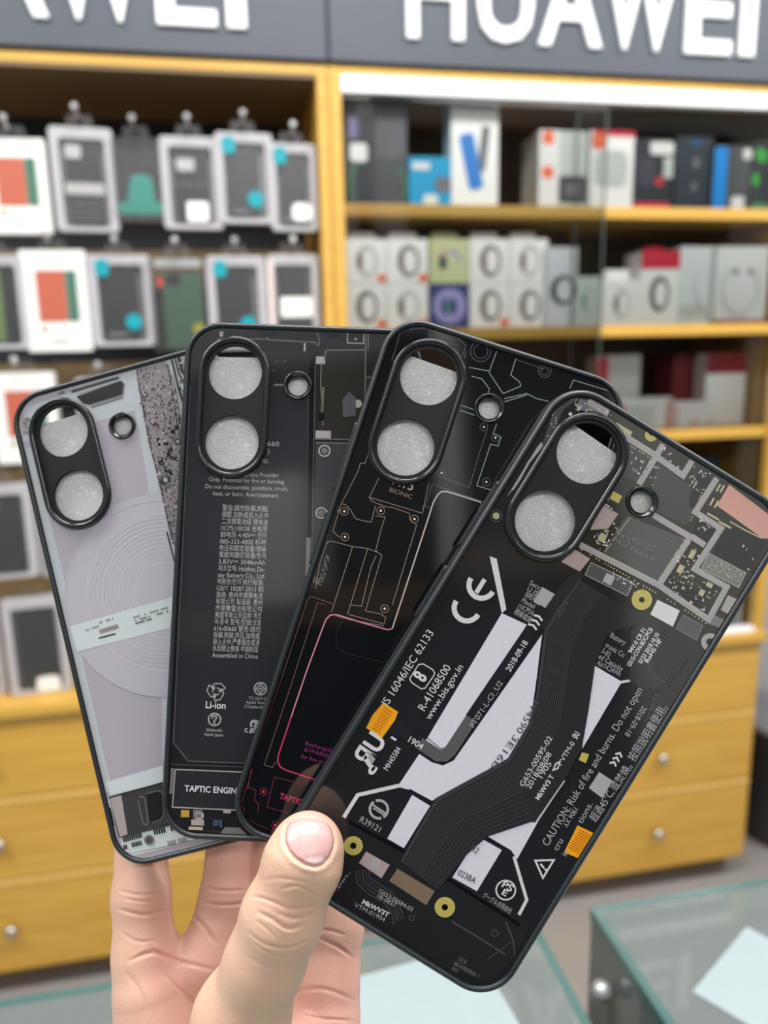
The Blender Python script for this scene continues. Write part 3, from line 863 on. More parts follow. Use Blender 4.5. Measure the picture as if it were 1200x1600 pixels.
# ================================================================ the four phone cases
W_, H_, R_ = 0.0715, 0.158, 0.0095          # back plate
PILL = (-0.02145, 0.05385, 0.0115, 0.0223)   # centre x, y, end radius, overall length between end centres
HOLES = ((-0.02145, 0.0650), (-0.02145, 0.0427))
HR = 0.0086
FLASH = (-0.00125, 0.0615, 0.0046, 0.0032)
POSE = {4: (-0.00463, 0.00647, 0.5526, 41.16462, 50.10566, 216.10647),
        3: (-0.03136, 0.02001, 0.31451, 13.69054, 27.73545, 229.47193),
        2: (-0.04623, 0.01283, 0.03866, -28.46018, 21.34923, 241.55996),
        1: (-0.05645, 0.04484, -0.26031, -71.19908, 29.92759, 255.78084)}


def _rotv(v):
    a = math.sqrt(sum(x * x for x in v))
    k = np.array(v) / a
    K = np.array([[0, -k[2], k[1]], [k[2], 0, -k[0]], [-k[1], k[0], 0]])
    return np.eye(3) + math.sin(a) * K + (1 - math.cos(a)) * K @ K


CASE = {}
for c, p in POSE.items():
    Rc = _rotv(p[:3])
    tc = np.array(p[3:]) / 1000.0
    mw = Matrix.Identity(4)
    X, Y, Z = M.T @ Rc[:, 0], -(M.T @ Rc[:, 1]), -(M.T @ Rc[:, 2])
    o = M.T @ tc + CAM
    for i in range(3):
        mw[i][0], mw[i][1], mw[i][2], mw[i][3] = X[i], Y[i], Z[i], o[i]
    CASE[c] = (Rc, tc, mw)


def L(c, px, py, z=0.0):
    """a point of the photograph carried onto the back plate of case c (metres, x right, y up)"""
    Rc, tc, _ = CASE[c]
    d = np.array([(px - 600) / F, (py - 800) / F, 1.0])
    n = Rc[:, 2]
    q = d * ((tc @ n) / (d @ n)) - tc
    u = Rc.T @ q
    return (u[0], -u[1])


def inside_rr(p, w, h, r):
    x, y = abs(p[0]), abs(p[1])
    if x > w / 2 or y > h / 2:
        return False
    dx, dy = x - (w / 2 - r), y - (h / 2 - r)
    return not (dx > 0 and dy > 0 and dx * dx + dy * dy > r * r)


def clampr(p, m=0.00015):
    w, h, r = W_ - 2 * m, H_ - 2 * m, R_ - m
    x, y = max(-w / 2, min(w / 2, p[0])), max(-h / 2, min(h / 2, p[1]))
    dx, dy = abs(x) - (w / 2 - r), abs(y) - (h / 2 - r)
    if dx > 0 and dy > 0:
        l = math.hypot(dx, dy)
        if l > r:
            x = math.copysign(w / 2 - r + dx / l * r, x)
            y = math.copysign(h / 2 - r + dy / l * r, y)
    return (x, y)


def stadium(cx, cy, r, ln, n=16):
    pts = []
    for k in range(n + 1):
        t = math.pi * k / n
        pts.append((cx + r * math.cos(t), cy + ln / 2 + r * math.sin(t)))
    for k in range(n + 1):
        t = math.pi + math.pi * k / n
        pts.append((cx + r * math.cos(t), cy - ln / 2 + r * math.sin(t)))
    return pts


def in_cut(p, pad=0.0):
    x, y = p
    yy = max(PILL[1] - PILL[3] / 2, min(PILL[1] + PILL[3] / 2, y))
    if math.hypot(x - PILL[0], y - yy) < PILL[2] - 0.0006 + pad:
        return True
    return math.hypot(x - FLASH[0], y - FLASH[1]) < FLASH[2] - 0.0004 + pad


CUT1 = stadium(PILL[0], PILL[1], PILL[2] - 0.0005, PILL[3], 14)
CUT2 = circ(FLASH[0], FLASH[1], FLASH[2] - 0.0004, 20)


class Art:
    """flat printing on the back plate of one case; every colour is one material of one mesh"""
    DZ = 0.00004

    def __init__(s, c):
        s.c = c
        s.mb = MB()
        s.mats = []
        s.txt = []
        s.lay = 1

    def mi(s, m):
        if m not in s.mats:
            s.mats.append(m)
        return s.mats.index(m)

    def z(s):
        s.k = (getattr(s, 'k', 0) + 1) % 12
        return s.DZ * s.lay + s.k * 0.000003

    def up(s):
        s.lay += 1

    def tri(s, pts, m):
        z = s.z()
        pts = [clampr(p) for p in pts]
        q = []
        for p in pts:
            if not q or math.hypot(p[0] - q[-1][0], p[1] - q[-1][1]) > 1e-6:
                q.append(p)
        if len(q) < 3:
            return
        bx = (min(p[0] for p in q), max(p[0] for p in q), min(p[1] for p in q), max(p[1] for p in q))
        near = False
        for cut in (CUT1, CUT2):
            cx0, cx1 = min(p[0] for p in cut), max(p[0] for p in cut)
            cy0, cy1 = min(p[1] for p in cut), max(p[1] for p in cut)
            if bx[0] < cx1 and bx[1] > cx0 and bx[2] < cy1 and bx[3] > cy0:
                near = True
        k = s.mi(m)
        if near:
            area = sum(q[i][0] * q[(i + 1) % len(q)][1] - q[(i + 1) % len(q)][0] * q[i][1] for i in range(len(q)))
            if area < 0:
                q = q[::-1]
            loops = [q, CUT1, CUT2]
            S = 1000.0
            vs, fs = [], []
            for l in loops:
                fs.append(list(range(len(vs), len(vs) + len(l))))
                vs += [Vector((p[0] * S, p[1] * S)) for p in l]
            r = delaunay_2d_cdt(vs, [], fs, 0, 1e-5)
            keep = [f for f, o in zip(r[2], r[5]) if 0 in o and 1 not in o and 2 not in o]
            s.mb.add([(v[0] / S, v[1] / S, z) for v in r[0]], keep, k)
        else:
            t = tessellate_polygon([[Vector((p[0], p[1], 0)) for p in q]])
            s.mb.add([(p[0], p[1], z) for p in q], [tuple(x) for x in t], k)

    def poly(s, pts, m):
        s.tri([L(s.c, *p) for p in pts], m)

    def lpoly(s, pts, m):
        s.tri(pts, m)

    def stroke(s, pts, wpx, m, local=False, closed=False, wl=None):
        """a line of constant width, mitred, cut away over the camera openings"""
        P = [np.array(p if local else L(s.c, *p)) for p in pts]
        if closed:
            P.append(P[0])
        w = wl if wl is not None else wpx * CASE[s.c][1][2] / F
        # refine so that pieces over an opening can be dropped
        Q = []
        for a, b in zip(P[:-1], P[1:]):
            dd = np.linalg.norm(b - a)
            mid = (a + b) / 2
            close = in_cut(mid, 0.03) 
            n = max(1, int(dd / 0.001)) if close else 1
            for i in range(n):
                Q.append(a + (b - a) * i / n)
        Q.append(P[-1])
        z = s.z()
        k = s.mi(m)
        Ls, Rs = [], []
        for i, p in enumerate(Q):
            d1 = Q[i] - Q[i - 1] if i else (Q[i] - Q[-2] if closed else Q[1] - Q[0])
            d2 = Q[i + 1] - Q[i] if i < len(Q) - 1 else (Q[1] - Q[0] if closed else d1)
            d1 = d1 / (np.linalg.norm(d1) + 1e-12)
            d2 = d2 / (np.linalg.norm(d2) + 1e-12)
            n1, n2 = np.array([-d1[1], d1[0]]), np.array([-d2[1], d2[0]])
            nn = n1 + n2
            l = np.linalg.norm(nn)
            nn = n1 if l < 1e-6 else nn / l
            sc = 1 / max(0.5, nn @ n1)
            Ls.append(clampr(p + nn * w / 2 * sc))
            Rs.append(clampr(p - nn * w / 2 * sc))
        for i in range(len(Q) - 1):
            if in_cut((Q[i] + Q[i + 1]) / 2, w / 2):
                continue
            s.mb.add([(*Ls[i], z), (*Rs[i], z), (*Rs[i + 1], z), (*Ls[i + 1], z)], [(0, 1, 2, 3)], k)

    def arc(s, cx, cy, r, a0, a1, wpx, m, n=24):
        """arc in the photograph's plane; angles in degrees, 0 right, 90 down"""
        s.stroke([(cx + r * math.cos(math.radians(a0 + (a1 - a0) * k / n)), cy + r * math.sin(math.radians(a0 + (a1 - a0) * k / n))) for k in range(n + 1)], wpx, m)

    def ring(s, cx, cy, r, wpx, m, n=22):
        s.stroke([(cx + r * math.cos(2 * math.pi * k / n), cy + r * math.sin(2 * math.pi * k / n)) for k in range(n)], wpx, m, closed=True)

    def dot(s, cx, cy, r, m, n=14):
        p = L(s.c, cx, cy)
        if in_cut(p):
            return
        s.poly([(cx + r * math.cos(2 * math.pi * k / n), cy + r * math.sin(2 * math.pi * k / n)) for k in range(n)], m)

    def rect(s, cx, cy, w, h, ang, m):
        """small rectangle, centre and size in photograph pixels, turned by ang degrees"""
        if in_cut(L(s.c, cx, cy), 0.0008):
            return
        ca, sa = math.cos(math.radians(ang)), math.sin(math.radians(ang))
        pts = [L(s.c, cx + ca * a - sa * b, cy + sa * a + ca * b) for a, b in ((-w / 2, -h / 2), (w / 2, -h / 2), (w / 2, h / 2), (-w / 2, h / 2))]
        if not all(inside_rr(p, W_ - .0003, H_ - .0003, R_) for p in pts):
            return
        z = s.z()
        s.mb.add([(*p, z) for p in pts], [(0, 1, 2, 3)], s.mi(m))

    def scatter(s, poly, n, wr, hr, ang, mats, seed=1):
        rnd = random.Random(seed)
        xs, ys = [p[0] for p in poly], [p[1] for p in poly]
        k = 0
        while k < n:
            x, y = rnd.uniform(min(xs), max(xs)), rnd.uniform(min(ys), max(ys))
            ins = False
            for i in range(len(poly)):
                (x1, y1), (x2, y2) = poly[i], poly[(i + 1) % len(poly)]
                if (y1 > y) != (y2 > y) and x < (x2 - x1) * (y - y1) / (y2 - y1) + x1:
                    ins = not ins
            if ins:
                k += 1
                s.rect(x, y, rnd.uniform(*wr), rnd.uniform(*hr), ang + rnd.choice((0, 90)), rnd.choice(mats))

    def row(s, a, b, n, w, h, m, skip=0.0, seed=3):
        rnd = random.Random(seed)
        ang = math.degrees(math.atan2(b[1] - a[1], b[0] - a[0]))
        for k in range(n):
            if rnd.random() < skip:
                continue
            t = (k + .5) / n
            s.rect(a[0] + (b[0] - a[0]) * t, a[1] + (b[1] - a[1]) * t, w, h, ang, m)

    def text(s, st, p0, p1, hpx, m, bold=0.0):
        s.txt.append((st, p0, p1, hpx, m, bold, s.lay))

    def text_c(s, st, pc, wpx, ang, hpx, m, bold=0.0):
        ca, sa = math.cos(math.radians(ang)), math.sin(math.radians(ang))
        s.text(st, (pc[0] - ca * wpx / 2, pc[1] - sa * wpx / 2), (pc[0] + ca * wpx / 2, pc[1] + sa * wpx / 2), hpx, m, bold)

    def flush(s):
        ms = text_meshes([(t[0], t[5]) for t in s.txt])
        for (v, f), (st, p0, p1, hpx, m, bold, lay) in zip(ms, s.txt):
            if not len(v):
                continue
            A, B = np.array(L(s.c, *p0)), np.array(L(s.c, *p1))
            d = B - A
            x0, x1 = v[:, 0].min(), v[:, 0].max()
            sx = np.linalg.norm(d) / max(x1 - x0, 1e-6)
            u = d / np.linalg.norm(d)
            w = np.array([-u[1], u[0]])
            sy = hpx * CASE[s.c][1][2] / F / 0.72
            q = A + np.outer((v[:, 0] - x0) * sx, u) + np.outer(v[:, 1] * sy, w)
            z = s.DZ * lay + 0.0000375
            keep = []
            for t in f:
                cc = q[list(t)].mean(0)
                if not in_cut(cc) and all(inside_rr(q[i], W_ - .0002, H_ - .0002, R_) for i in t):
                    keep.append(t)
            s.mb.add([(a, b, z) for a, b in q], keep, s.mi(m))
        return s

    def build(s, parent):
        s.flush()
        return s.mb.build('printed_artwork', s.mats, parent, fix=False)


def ink(name, col, rough=0.08, spec=0.65, metal=0.0):
    return mat(name, col, rough, metal, spec, noise=0.05, nscale=900)


K_WHITE = ink('print_white', (0.60, 0.59, 0.62))
K_SOFT = ink('print_soft_white', (0.36, 0.36, 0.38))
K_LILAC = ink('print_lilac_white', (0.62, 0.63, 0.69))
K_FRAME = ink('print_silver', (0.33, 0.31, 0.31))
K_DARK = ink('print_dark', (0.016, 0.017, 0.020))
K_BLACK = ink('print_black', (0.004, 0.004, 0.006))
K_FLEX = ink('print_ribbon', (0.024, 0.024, 0.027))
K_FLEXL = ink('print_ribbon_line', (0.055, 0.055, 0.06))
K_FLEXG = ink('print_grey_ribbon', (0.10, 0.095, 0.10))
K_CHIP = ink('print_chip', (0.065, 0.072, 0.070))
K_CHIP2 = ink('print_dark_chip', (0.035, 0.040, 0.042))
K_BOARD = ink('print_board', (0.017, 0.017, 0.013))
K_GOLD = ink('print_gold', (0.48, 0.40, 0.10))
K_GOLDP = ink('print_pale_gold', (0.42, 0.38, 0.24))
K_COPPER = ink('print_copper_pad', (0.56, 0.29, 0.24))
K_PINKP = ink('print_rosy_pad', (0.40, 0.31, 0.31))
K_ORANGE = ink('print_orange_connector', (0.80, 0.34, 0.015))
K_RUSTL = ink('print_rust_line', (0.50, 0.12, 0.012))
K_BROWN = ink('print_brown_connector', (0.20, 0.14, 0.10))
K_GREY = ink('print_grey', (0.16, 0.155, 0.155))
K_MID = ink('print_mid_grey', (0.075, 0.075, 0.08))

FRAME_M = mat('case_bumper_tpu', (0.0075, 0.011, 0.014), 0.42, noise=0.1, nscale=200, bump=0.05, bscale=3000)
GLOSSK = mat('case_glossy_black', (0.010, 0.012, 0.014), 0.16, noise=0.05, nscale=200)
MATTEK = mat('case_matte_floor', (0.007, 0.0078, 0.0095), 0.6, spec=0.3, noise=0.06, nscale=300, bump=0.05, bscale=4000)


def phone_case(c, plate_m, label):
    t = empty('phone_case')
    t.matrix_world = CASE[c][2]
    tag(t, label, 'phone case', 'phone cases fanned in the hand')
    # back plate with the two openings cut through
    MB().prism(rrect(W_, H_, R_, 0, 10), -0.0011, 0.0, 'z', [CUT1, CUT2]).build('back_plate', plate_m, t)
    prof = [(0.0001, -0.0012), (0.0001, 0.0003), (0.0004, 0.0008), (0.0009, 0.0010), (0.0014, 0.0008), (0.0019, 0.0001), (0.0021, -0.0010),
            (0.0021, -0.0068), (0.0018, -0.0079), (0.0011, -0.0084), (0.0002, -0.0081), (0.0002, -0.0074), (0.0009, -0.0068), (0.0009, -0.0022), (-0.0006, -0.0014)]
    mb = MB()
    mb.ring_sweep([[(x, y, z) for x, y in rrect(W_, H_, R_, o, 12)] for o, z in prof])
    mb.build('bumper_frame', FRAME_M, t)
    for nm, y0, y1 in (('volume_button', 0.0237, 0.0458), ('power_button', 0.0, 0.0175)):
        MB().prism(rrect(0.0030, y1 - y0, 0.0014, 0, 5, 0, 0), 0, 0.0008, 'z').build(nm, FRAME_M, t, bevel=0.0003)
        b = t.children[-1] if t.children else None
    for o in COL.objects:
        if o.parent == t and o.name.split('.')[0] in ('volume_button', 'power_button'):
            y0, y1 = (0.0237, 0.0458) if 'volume' in o.name else (0.0, 0.0175)
            o.rotation_euler = (0, -math.pi / 2, 0)
            o.location = (-W_ / 2 - 0.00195, (y0 + y1) / 2, -0.0040)
    # camera surround: raised lip with a sunk floor and two through holes
    r, ln = PILL[2], PILL[3]
    lip = [(0.0, 0.0002), (-0.0001, 0.0011), (-0.0005, 0.0016), (-0.0011, 0.0017), (-0.0017, 0.0014), (-0.0020, 0.0006), (-0.0021, -0.0016), (-0.0006, -0.0016)]
    mb = MB().ring_sweep([[(x, y, z) for x, y in stadium(PILL[0], PILL[1], r + o, ln, 24)] for o, z in lip])
    b = mb.build('camera_lip', GLOSSK, t)
    MB().prism(stadium(PILL[0], PILL[1], r - 0.0018, ln, 24), -0.0014, 0.0002, 'z', [circ(x, y, HR, 48) for x, y in HOLES]).build('camera_floor', MATTEK, t)
    fr = [(FLASH[2], 0.0001), (FLASH[2] - 0.0001, 0.0006), (FLASH[2] - 0.0004, 0.0008), (FLASH[2] - 0.0007, 0.0007), (FLASH[2] - 0.0009, 0.0001), (FLASH[3], 0.0), (FLASH[3], -0.0012), (FLASH[2], -0.0012)]
    MB().ring_sweep([[(x, y, z) for x, y in circ(FLASH[0], FLASH[1], rr, 40)] for rr, z in fr]).build('flash_ring', GLOSSK, t)
    return t


def foam_material():
    m = bpy.data.materials.new('glittery_silver_foam')
    m.use_nodes = True
    nt = m.node_tree
    b = nt.nodes['Principled BSDF']
    tc = nt.nodes.new('ShaderNodeTexCoord')
    v = nt.nodes.new('ShaderNodeTexVoronoi')
    v.inputs['Scale'].default_value = 2000
    n = nt.nodes.new('ShaderNodeTexNoise')
    n.inputs['Scale'].default_value = 700
    cr = nt.nodes.new('ShaderNodeValToRGB')
    cr.color_ramp.elements[0].position = 0.10
    cr.color_ramp.elements[0].color = (0.88, 0.88, 0.88, 1)  # pale specks put the foam's sparkle into the colour
    cr.color_ramp.elements[1].position = 0.42
    cr.color_ramp.elements[1].color = (0.52, 0.53, 0.53, 1)
    vn = nt.nodes.new('ShaderNodeMath')
    vn.operation = 'ADD'
    vn2 = nt.nodes.new('ShaderNodeMath')
    vn2.operation = 'MULTIPLY_ADD'
    vn2.inputs[1].default_value = 0.9
    vn2.inputs[2].default_value = -0.40
    n.inputs['Scale'].default_value = 420
    nt.links.new(tc.outputs['Object'], v.inputs['Vector'])
    nt.links.new(tc.outputs['Object'], n.inputs['Vector'])
    nt.links.new(n.outputs['Fac'], vn2.inputs[0])
    nt.links.new(v.outputs['Distance'], vn.inputs[0])
    nt.links.new(vn2.outputs[0], vn.inputs[1])
    nt.links.new(vn.outputs[0], cr.inputs['Fac'])
    nt.links.new(cr.outputs['Color'], b.inputs['Base Color'])
    b.inputs['Roughness'].default_value = 0.3
    b.inputs['Metallic'].default_value = 0.0
    bp = nt.nodes.new('ShaderNodeBump')
    bp.inputs['Strength'].default_value = 0.3
    bp.inputs['Distance'].default_value = 0.0003
    nt.links.new(v.outputs['Distance'], bp.inputs['Height'])
    nt.links.new(bp.outputs['Normal'], b.inputs['Normal'])
    return m


FOAM = foam_material()


def foam_sheet(c, topy, tilt, label):
    """sheet tucked inside the hollow of the case, behind the openings"""
    top = topy
    pts = [(-0.0335, top - 0.0335 * tilt), (0.0335, top + 0.0335 * tilt), (0.0335, -0.072), (-0.0335, -0.072)]
    o = MB().prism(pts, -0.0034, -0.0022, 'z').build('foam_sheet', FOAM)
    o.matrix_world = CASE[c][2]
    tag(o, label, 'foam sheet', 'silver foam sheets inside the cases')


# ---------------------------------------------------------------- case 4: battery and logic board print
T4 = phone_case(4, ink('plate_battery_black', (0.014, 0.015, 0.018), 0.08),
                'front phone case printed with a black battery, white labels and a copper pad')
foam_sheet(4, 0.0689, -0.055, 'silver foam sheet inside the front case with the battery print')
A = Art(4)
A.poly([(897, 600), (930, 620), (1231, 808), (1190, 880), (1140, 952), (1112, 1010), (1050, 985), (990, 950), (940, 920), (890, 870), (860, 885), (862, 640)], K_BOARD)
A.poly([(860, 640), (880, 600), (905, 612), (880, 640), (858, 690), (845, 700)], K_MID)
A.up()
A.poly([(979, 806), (1072, 842), (1027, 912), (942, 862)], K_CHIP)
A.poly([(1027, 722), (1092, 770), (1073, 822), (1030, 802), (1010, 790)], K_CHIP2)
A.poly([(984, 694), (1020, 716), (997, 754), (975, 744)], K_CHIP2)
A.poly([(1139, 757), (1210, 806), (1205, 842), (1191, 841), (1120, 790)], K_COPPER)
A.poly([(1137, 820), (1196, 846), (1190, 905), (1114, 866)], K_BLACK)
A.poly([(1083, 745), (1118, 748), (1093, 800), (1076, 790)], K_BLACK)
A.poly([(1090, 812), (1120, 828), (1100, 860), (1076, 845)], K_BLACK)
A.poly([(1046, 900), (1100, 930), (1085, 952), (1035, 922)], K_BLACK)
A.poly([(940, 788), (966, 803), (950, 826), (922, 828)], K_PINKP)
A.poly([(897, 858), (922, 873), (906, 893), (877, 878)], K_PINKP)
A.poly([(1027, 937), (1062, 954), (1051, 979), (1016, 960)], K_WHITE)
A.poly([(1137, 930), (1153, 937), (1140, 961), (1126, 953)], K_FRAME)
A.poly([(1114, 960), (1131, 968), (1124, 981), (1108, 975)], K_GREY)
A.poly([(923, 879), (989, 910), (980, 931), (914, 898)], K_MID)
A.poly([(1067, 961), (1098, 977), (1088, 1000), (1056, 982)], K_MID)
A.poly([(905, 623), (932, 628), (950, 640), (938, 645), (900, 640)], K_GREY)
A.poly([(922, 622), (953, 641), (948, 651), (917, 632)], K_FRAME)
A.poly([(963, 660), (988, 675), (983, 684), (960, 672)], K_GOLDP)
A.poly([(1107, 864), (1165, 895), (1154, 918), (1096, 888)], K_GREY)
A.up()
A.stroke([(923, 879), (989, 910), (980, 931), (914, 898)], 1.2, K_FRAME, closed=True)
A.stroke([(1067, 961), (1098, 977), (1088, 1000), (1056, 982)], 1.4, K_GREY, closed=True)
A.stroke([(1107, 864), (1165, 895), (1154, 918), (1096, 888)], 1.4, K_FRAME, closed=True)
A.scatter([(1112, 870), (1160, 896), (1152, 912), (1102, 887)], 70, (1.5, 3), (1.2, 2), 28, [K_FRAME, K_GOLDP], 5)
A.rect(951, 905, 15, 15, 28, K_SOFT)
for seg in ([(970, 678), (1025, 712)], [(1036, 694), (1025, 713), (1067, 743), (1081, 720)], [(1025, 713), (998, 757)],
            [(1016, 802), (1080, 840)], [(1120, 747), (1086, 800), (1126, 826), (1085, 889), (1135, 917), (1107, 968), (1029, 914), (906, 851)],
            [(1076, 843), (1029, 914)], [(1080, 838), (1101, 852)]):
    A.stroke(seg, 9.5, K_FRAME)
A.up()
for seg in ([(970, 676), (1025, 710), (1067, 741)], [(1119, 747), (1085, 800), (1125, 826), (1084, 889), (1134, 917), (1107, 966), (1029, 912), (906, 849)], [(1076, 841), (1030, 911)]):
    A.stroke(seg, 2.0, K_SOFT)
# small parts of the board
for poly, n, sd in (([(975, 700), (1018, 722), (1008, 745), (968, 730)], 26, 2), ([(1010, 735), (1030, 720), (1020, 770), (1005, 790)], 12, 9),
                    ([(1028, 690), (1068, 720), (1063, 738), (1032, 712)], 10, 3), ([(1080, 725), (1115, 742), (1100, 770), (1075, 760)], 26, 4),
                    ([(930, 765), (965, 790), (955, 800), (925, 790)], 16, 5), ([(925, 830), (958, 815), (965, 830), (935, 868)], 24, 6),
                    ([(1062, 850), (1096, 862), (1080, 905), (1040, 905)], 30, 7), ([(1040, 905), (1080, 895), (1120, 925), (1100, 955), (1050, 925)], 46, 8),
                    ([(895, 625), (935, 628), (955, 650), (900, 645)], 40, 11), ([(930, 880), (1000, 912), (1010, 930), (985, 925)], 18, 12),
                    ([(1160, 845), (1195, 880), (1180, 910), (1165, 905)], 8, 13), ([(1090, 805), (1118, 825), (1112, 838), (1085, 825)], 14, 14)):
    A.scatter(poly, n, (2.2, 5.0), (1.4, 2.6), 29, [K_SOFT, K_GOLDP, K_FRAME, K_WHITE, K_GREY], sd)
for a, b, n in (((985, 808), (945, 862), 16), ((1070, 842), (1028, 908), 22), ((950, 868), (1024, 912), 14), ((984, 696), (1017, 716), 10), ((1020, 722), (996, 756), 9),
                ((1097, 768), (1078, 815), 10), ((906, 858), (1026, 927), 26), ((1040, 935), (1105, 975), 12), ((957, 640), (1010, 672), 12)):
    A.row(a, b, n, 2.2, 2.2, K_GOLDP, 0.25, n)
for x, y, w, h in ((962, 777, 16, 13), (941, 840, 11, 13), (1063, 889, 9, 13), (1081, 866, 8, 14), (1096, 926, 8, 10), (1108, 914, 10, 7)):
    A.rect(x, y, w, h, 29, K_GOLD if w > 15 else K_GOLDP)
for x, y in ((1122, 762), (1128, 764), (1112, 784), (1119, 788), (1110, 805), (1117, 809), (1128, 818), (1136, 822)):
    A.rect(x, y, 3.2, 13, 29 if y < 800 else 120, K_GOLDP)
A.stroke([(1140, 815), (1165, 829), (1190, 841)], 2, K_GOLDP)
for x, y, r in ((1002.5, 937, 16), (552, 1321, 15), (695, 1417, 16), (1017, 680, 10)):
    A.dot(x, y, r, K_GOLD, 24)
for x, y, r in ((1109, 1003, 14),):
    A.dot(x, y, r, K_FRAME, 22)
A.up()
for x, y, r in ((1002.5, 937, 4.5), (552, 1321, 5), (695, 1417, 5), (1109, 1003, 6), (1017, 678, 3)):
    A.dot(x, y, r, K_BLACK)
for x, y, r in ((1002.5, 937, 10), (552, 1321, 9), (695, 1417, 10)):
    A.ring(x, y, r, 0.9, K_GOLDP)
A.ring(1017, 680, 6, 1.4, K_GOLDP)
A.text('JZ109', (1022, 855), (990, 838), 9, K_GREY)
A.text('A9992', (1025, 872), (985, 852), 8, K_GREY)
A.ring(975, 845, 8, 1.4, K_GREY)
A.ring(968, 841, 6, 1.2, K_GREY)
A.ring(1048, 842, 3.5, 1, K_GREY)
A.dot(775, 806, 5.5, K_GOLDP)
A.ring(775, 806, 9, 1.5, K_MID)
A.rect(762, 813, 9, 4, 0, ink('print_blue_fleck', (0.05, 0.12, 0.4)))
# side strip beside the camera
A.poly([(846, 690), (838, 700), (792, 776), (796, 772), (830, 720), (848, 698)], K_FRAME)
A.stroke([(846, 693), (834, 712), (826, 722), (812, 748), (800, 766)], 3.5, K_SOFT)
A.scatter([(862, 650), (880, 625), (888, 630), (850, 700)], 26, (2, 4), (1.2, 2), 118, [K_GREY, K_MID, K_SOFT], 21)
A.rect(891, 647, 5, 5, 30, K_WHITE)
# ---- battery label
B = 1
A.lay = 2
A.poly([(784, 958), (823, 976), (694, 1176.5), (665, 1157.5)], K_LILAC)
A.poly([(847, 991), (843, 1021), (839, 1055), (830, 1119), (819, 1153), (793, 1185), (675, 1251), (638, 1231), (623, 1226), (655, 1178), (675, 1191), (692, 1196), (709, 1188)], K_LILAC)
A.poly([(929, 1040), (971, 1065), (968, 1071), (909.5, 1170), (918, 1105)], K_LILAC)
A.poly([(761, 1306), (804, 1281), (812, 1278.5), (821, 1280), (829, 1284), (836, 1285), (842, 1281), (808, 1342), (798, 1328)], K_LILAC)
A.poly([(765, 869), (776, 873), (791, 952), (784, 958)], K_WHITE)
A.stroke([(537, 1277), (559, 1242), (625, 1227), (640, 1231)], 6, K_WHITE)
A.stroke([(838, 1283), (867, 1239), (881, 1219)], 4.5, K_WHITE)
A.stroke([(803, 1338), (823, 1406), (805, 1440)], 5, K_WHITE)
A.stroke([(969, 1066), (985, 1063)], 4, K_WHITE)
A.poly([(644, 1242), (672, 1259), (631, 1325), (605, 1310)], K_LILAC)
A.poly([(752, 1310), (784, 1328), (744, 1394), (706, 1372), (740, 1318)], K_LILAC)
A.poly([(847, 917), (870, 930), (857.5, 955), (833, 940)], K_SOFT)
A.poly([(936, 1206), (957, 1220), (941, 1247), (920, 1231)], K_SOFT)
A.up()
# grey strip ribbon
A.poly([(838, 973), (852, 950), (882, 905), (905, 893), (912, 900), (893, 925), (868, 962), (852, 985)], K_FLEX)
A.stroke([(616, 1134), (660, 1164), (684, 1180), (695, 1180), (704, 1172), (738, 1120), (838, 972)], 19, K_FLEXG)
A.up()
A.stroke([(736, 1122), (838, 972), (852, 950)], 19.6, K_DARK)
A.stroke([(612, 1132), (655, 1160)], 19.5, K_DARK)
A.stroke([(668, 1153), (688, 1169), (696, 1169)], 1.4, K_MID)
# main ribbon
RIB_L = [(904, 905), (870, 950), (850, 985), (843, 1040), (838, 1080), (826, 1130), (793, 1185), (680, 1247), (655, 1290), (625, 1345)]
RIB_R = [(972, 947), (950, 985), (930, 1035), (920, 1105), (909, 1168), (880, 1220), (838, 1281), (761, 1307), (728, 1336), (684, 1390)]
A.up()
A.poly(RIB_L + RIB_R[::-1], K_FLEX)
A.poly([(972, 947), (1016, 962), (1000, 975), (960, 985), (940, 1000)], K_FLEX)
A.up()
for k in range(1, 15):
    q = k / 15
    q = q * 0.55 if k > 2 else q * 0.4
    A.stroke([(a[0] + (b[0] - a[0]) * q, a[1] + (b[1] - a[1]) * q) for a, b in zip(RIB_L, RIB_R)], 0.8 if k > 2 else 1.6, K_FLEXL)
for k in range(8, 15):
    q = k / 15
    A.stroke([(a[0] + (b[0] - a[0]) * q, a[1] + (b[1] - a[1]) * q) for a, b in list(zip(RIB_L, RIB_R))[6:]], 0.8, K_FLEXL)
A.poly([(984, 985), (1012, 962), (1035, 975), (1018, 1010), (1022, 1050), (1035, 1060), (1030, 1075), (1000, 1075), (980, 1060), (985, 1030)], K_FLEX)
for rr in (0, 5):
    A.stroke([(1040 + rr, 985), (1020 + rr, 1015), (1012 + rr, 1040), (1020 + rr, 1058), (1042, 1066 + rr), (1062, 1050 + rr), (1075, 1030 + rr)], 1.0, K_FLEXL)
# orange connectors
A.poly([(599, 1097), (622, 1112), (617, 1125), (596, 1154), (572, 1137), (582, 1117)], K_ORANGE)
A.poly([(902, 1289), (930, 1303), (904, 1341), (881, 1331)], K_ORANGE)
A.poly([(909, 1175), (920, 1178), (915, 1192), (904, 1187)], K_GOLD)
A.up()
for k in range(9):
    t_ = k / 8
    A.stroke([(601 - 20 * t_, 1106 + 30 * t_), (614 - 20 * t_, 1114 + 30 * t_)], 1.5, K_RUSTL)
    A.stroke([(905 - 17 * t_, 1296 + 27 * t_), (922 - 17 * t_, 1305 + 27 * t_)], 1.5, K_RUSTL)
# CE mark
for cx, cy in ((729.5, 950), (752.5, 914.5)):
    A.arc(cx, cy, 20, -58 + 88, -58 + 272, 8, K_WHITE)
A.stroke([(744, 926), (757, 905)], 7, K_WHITE)
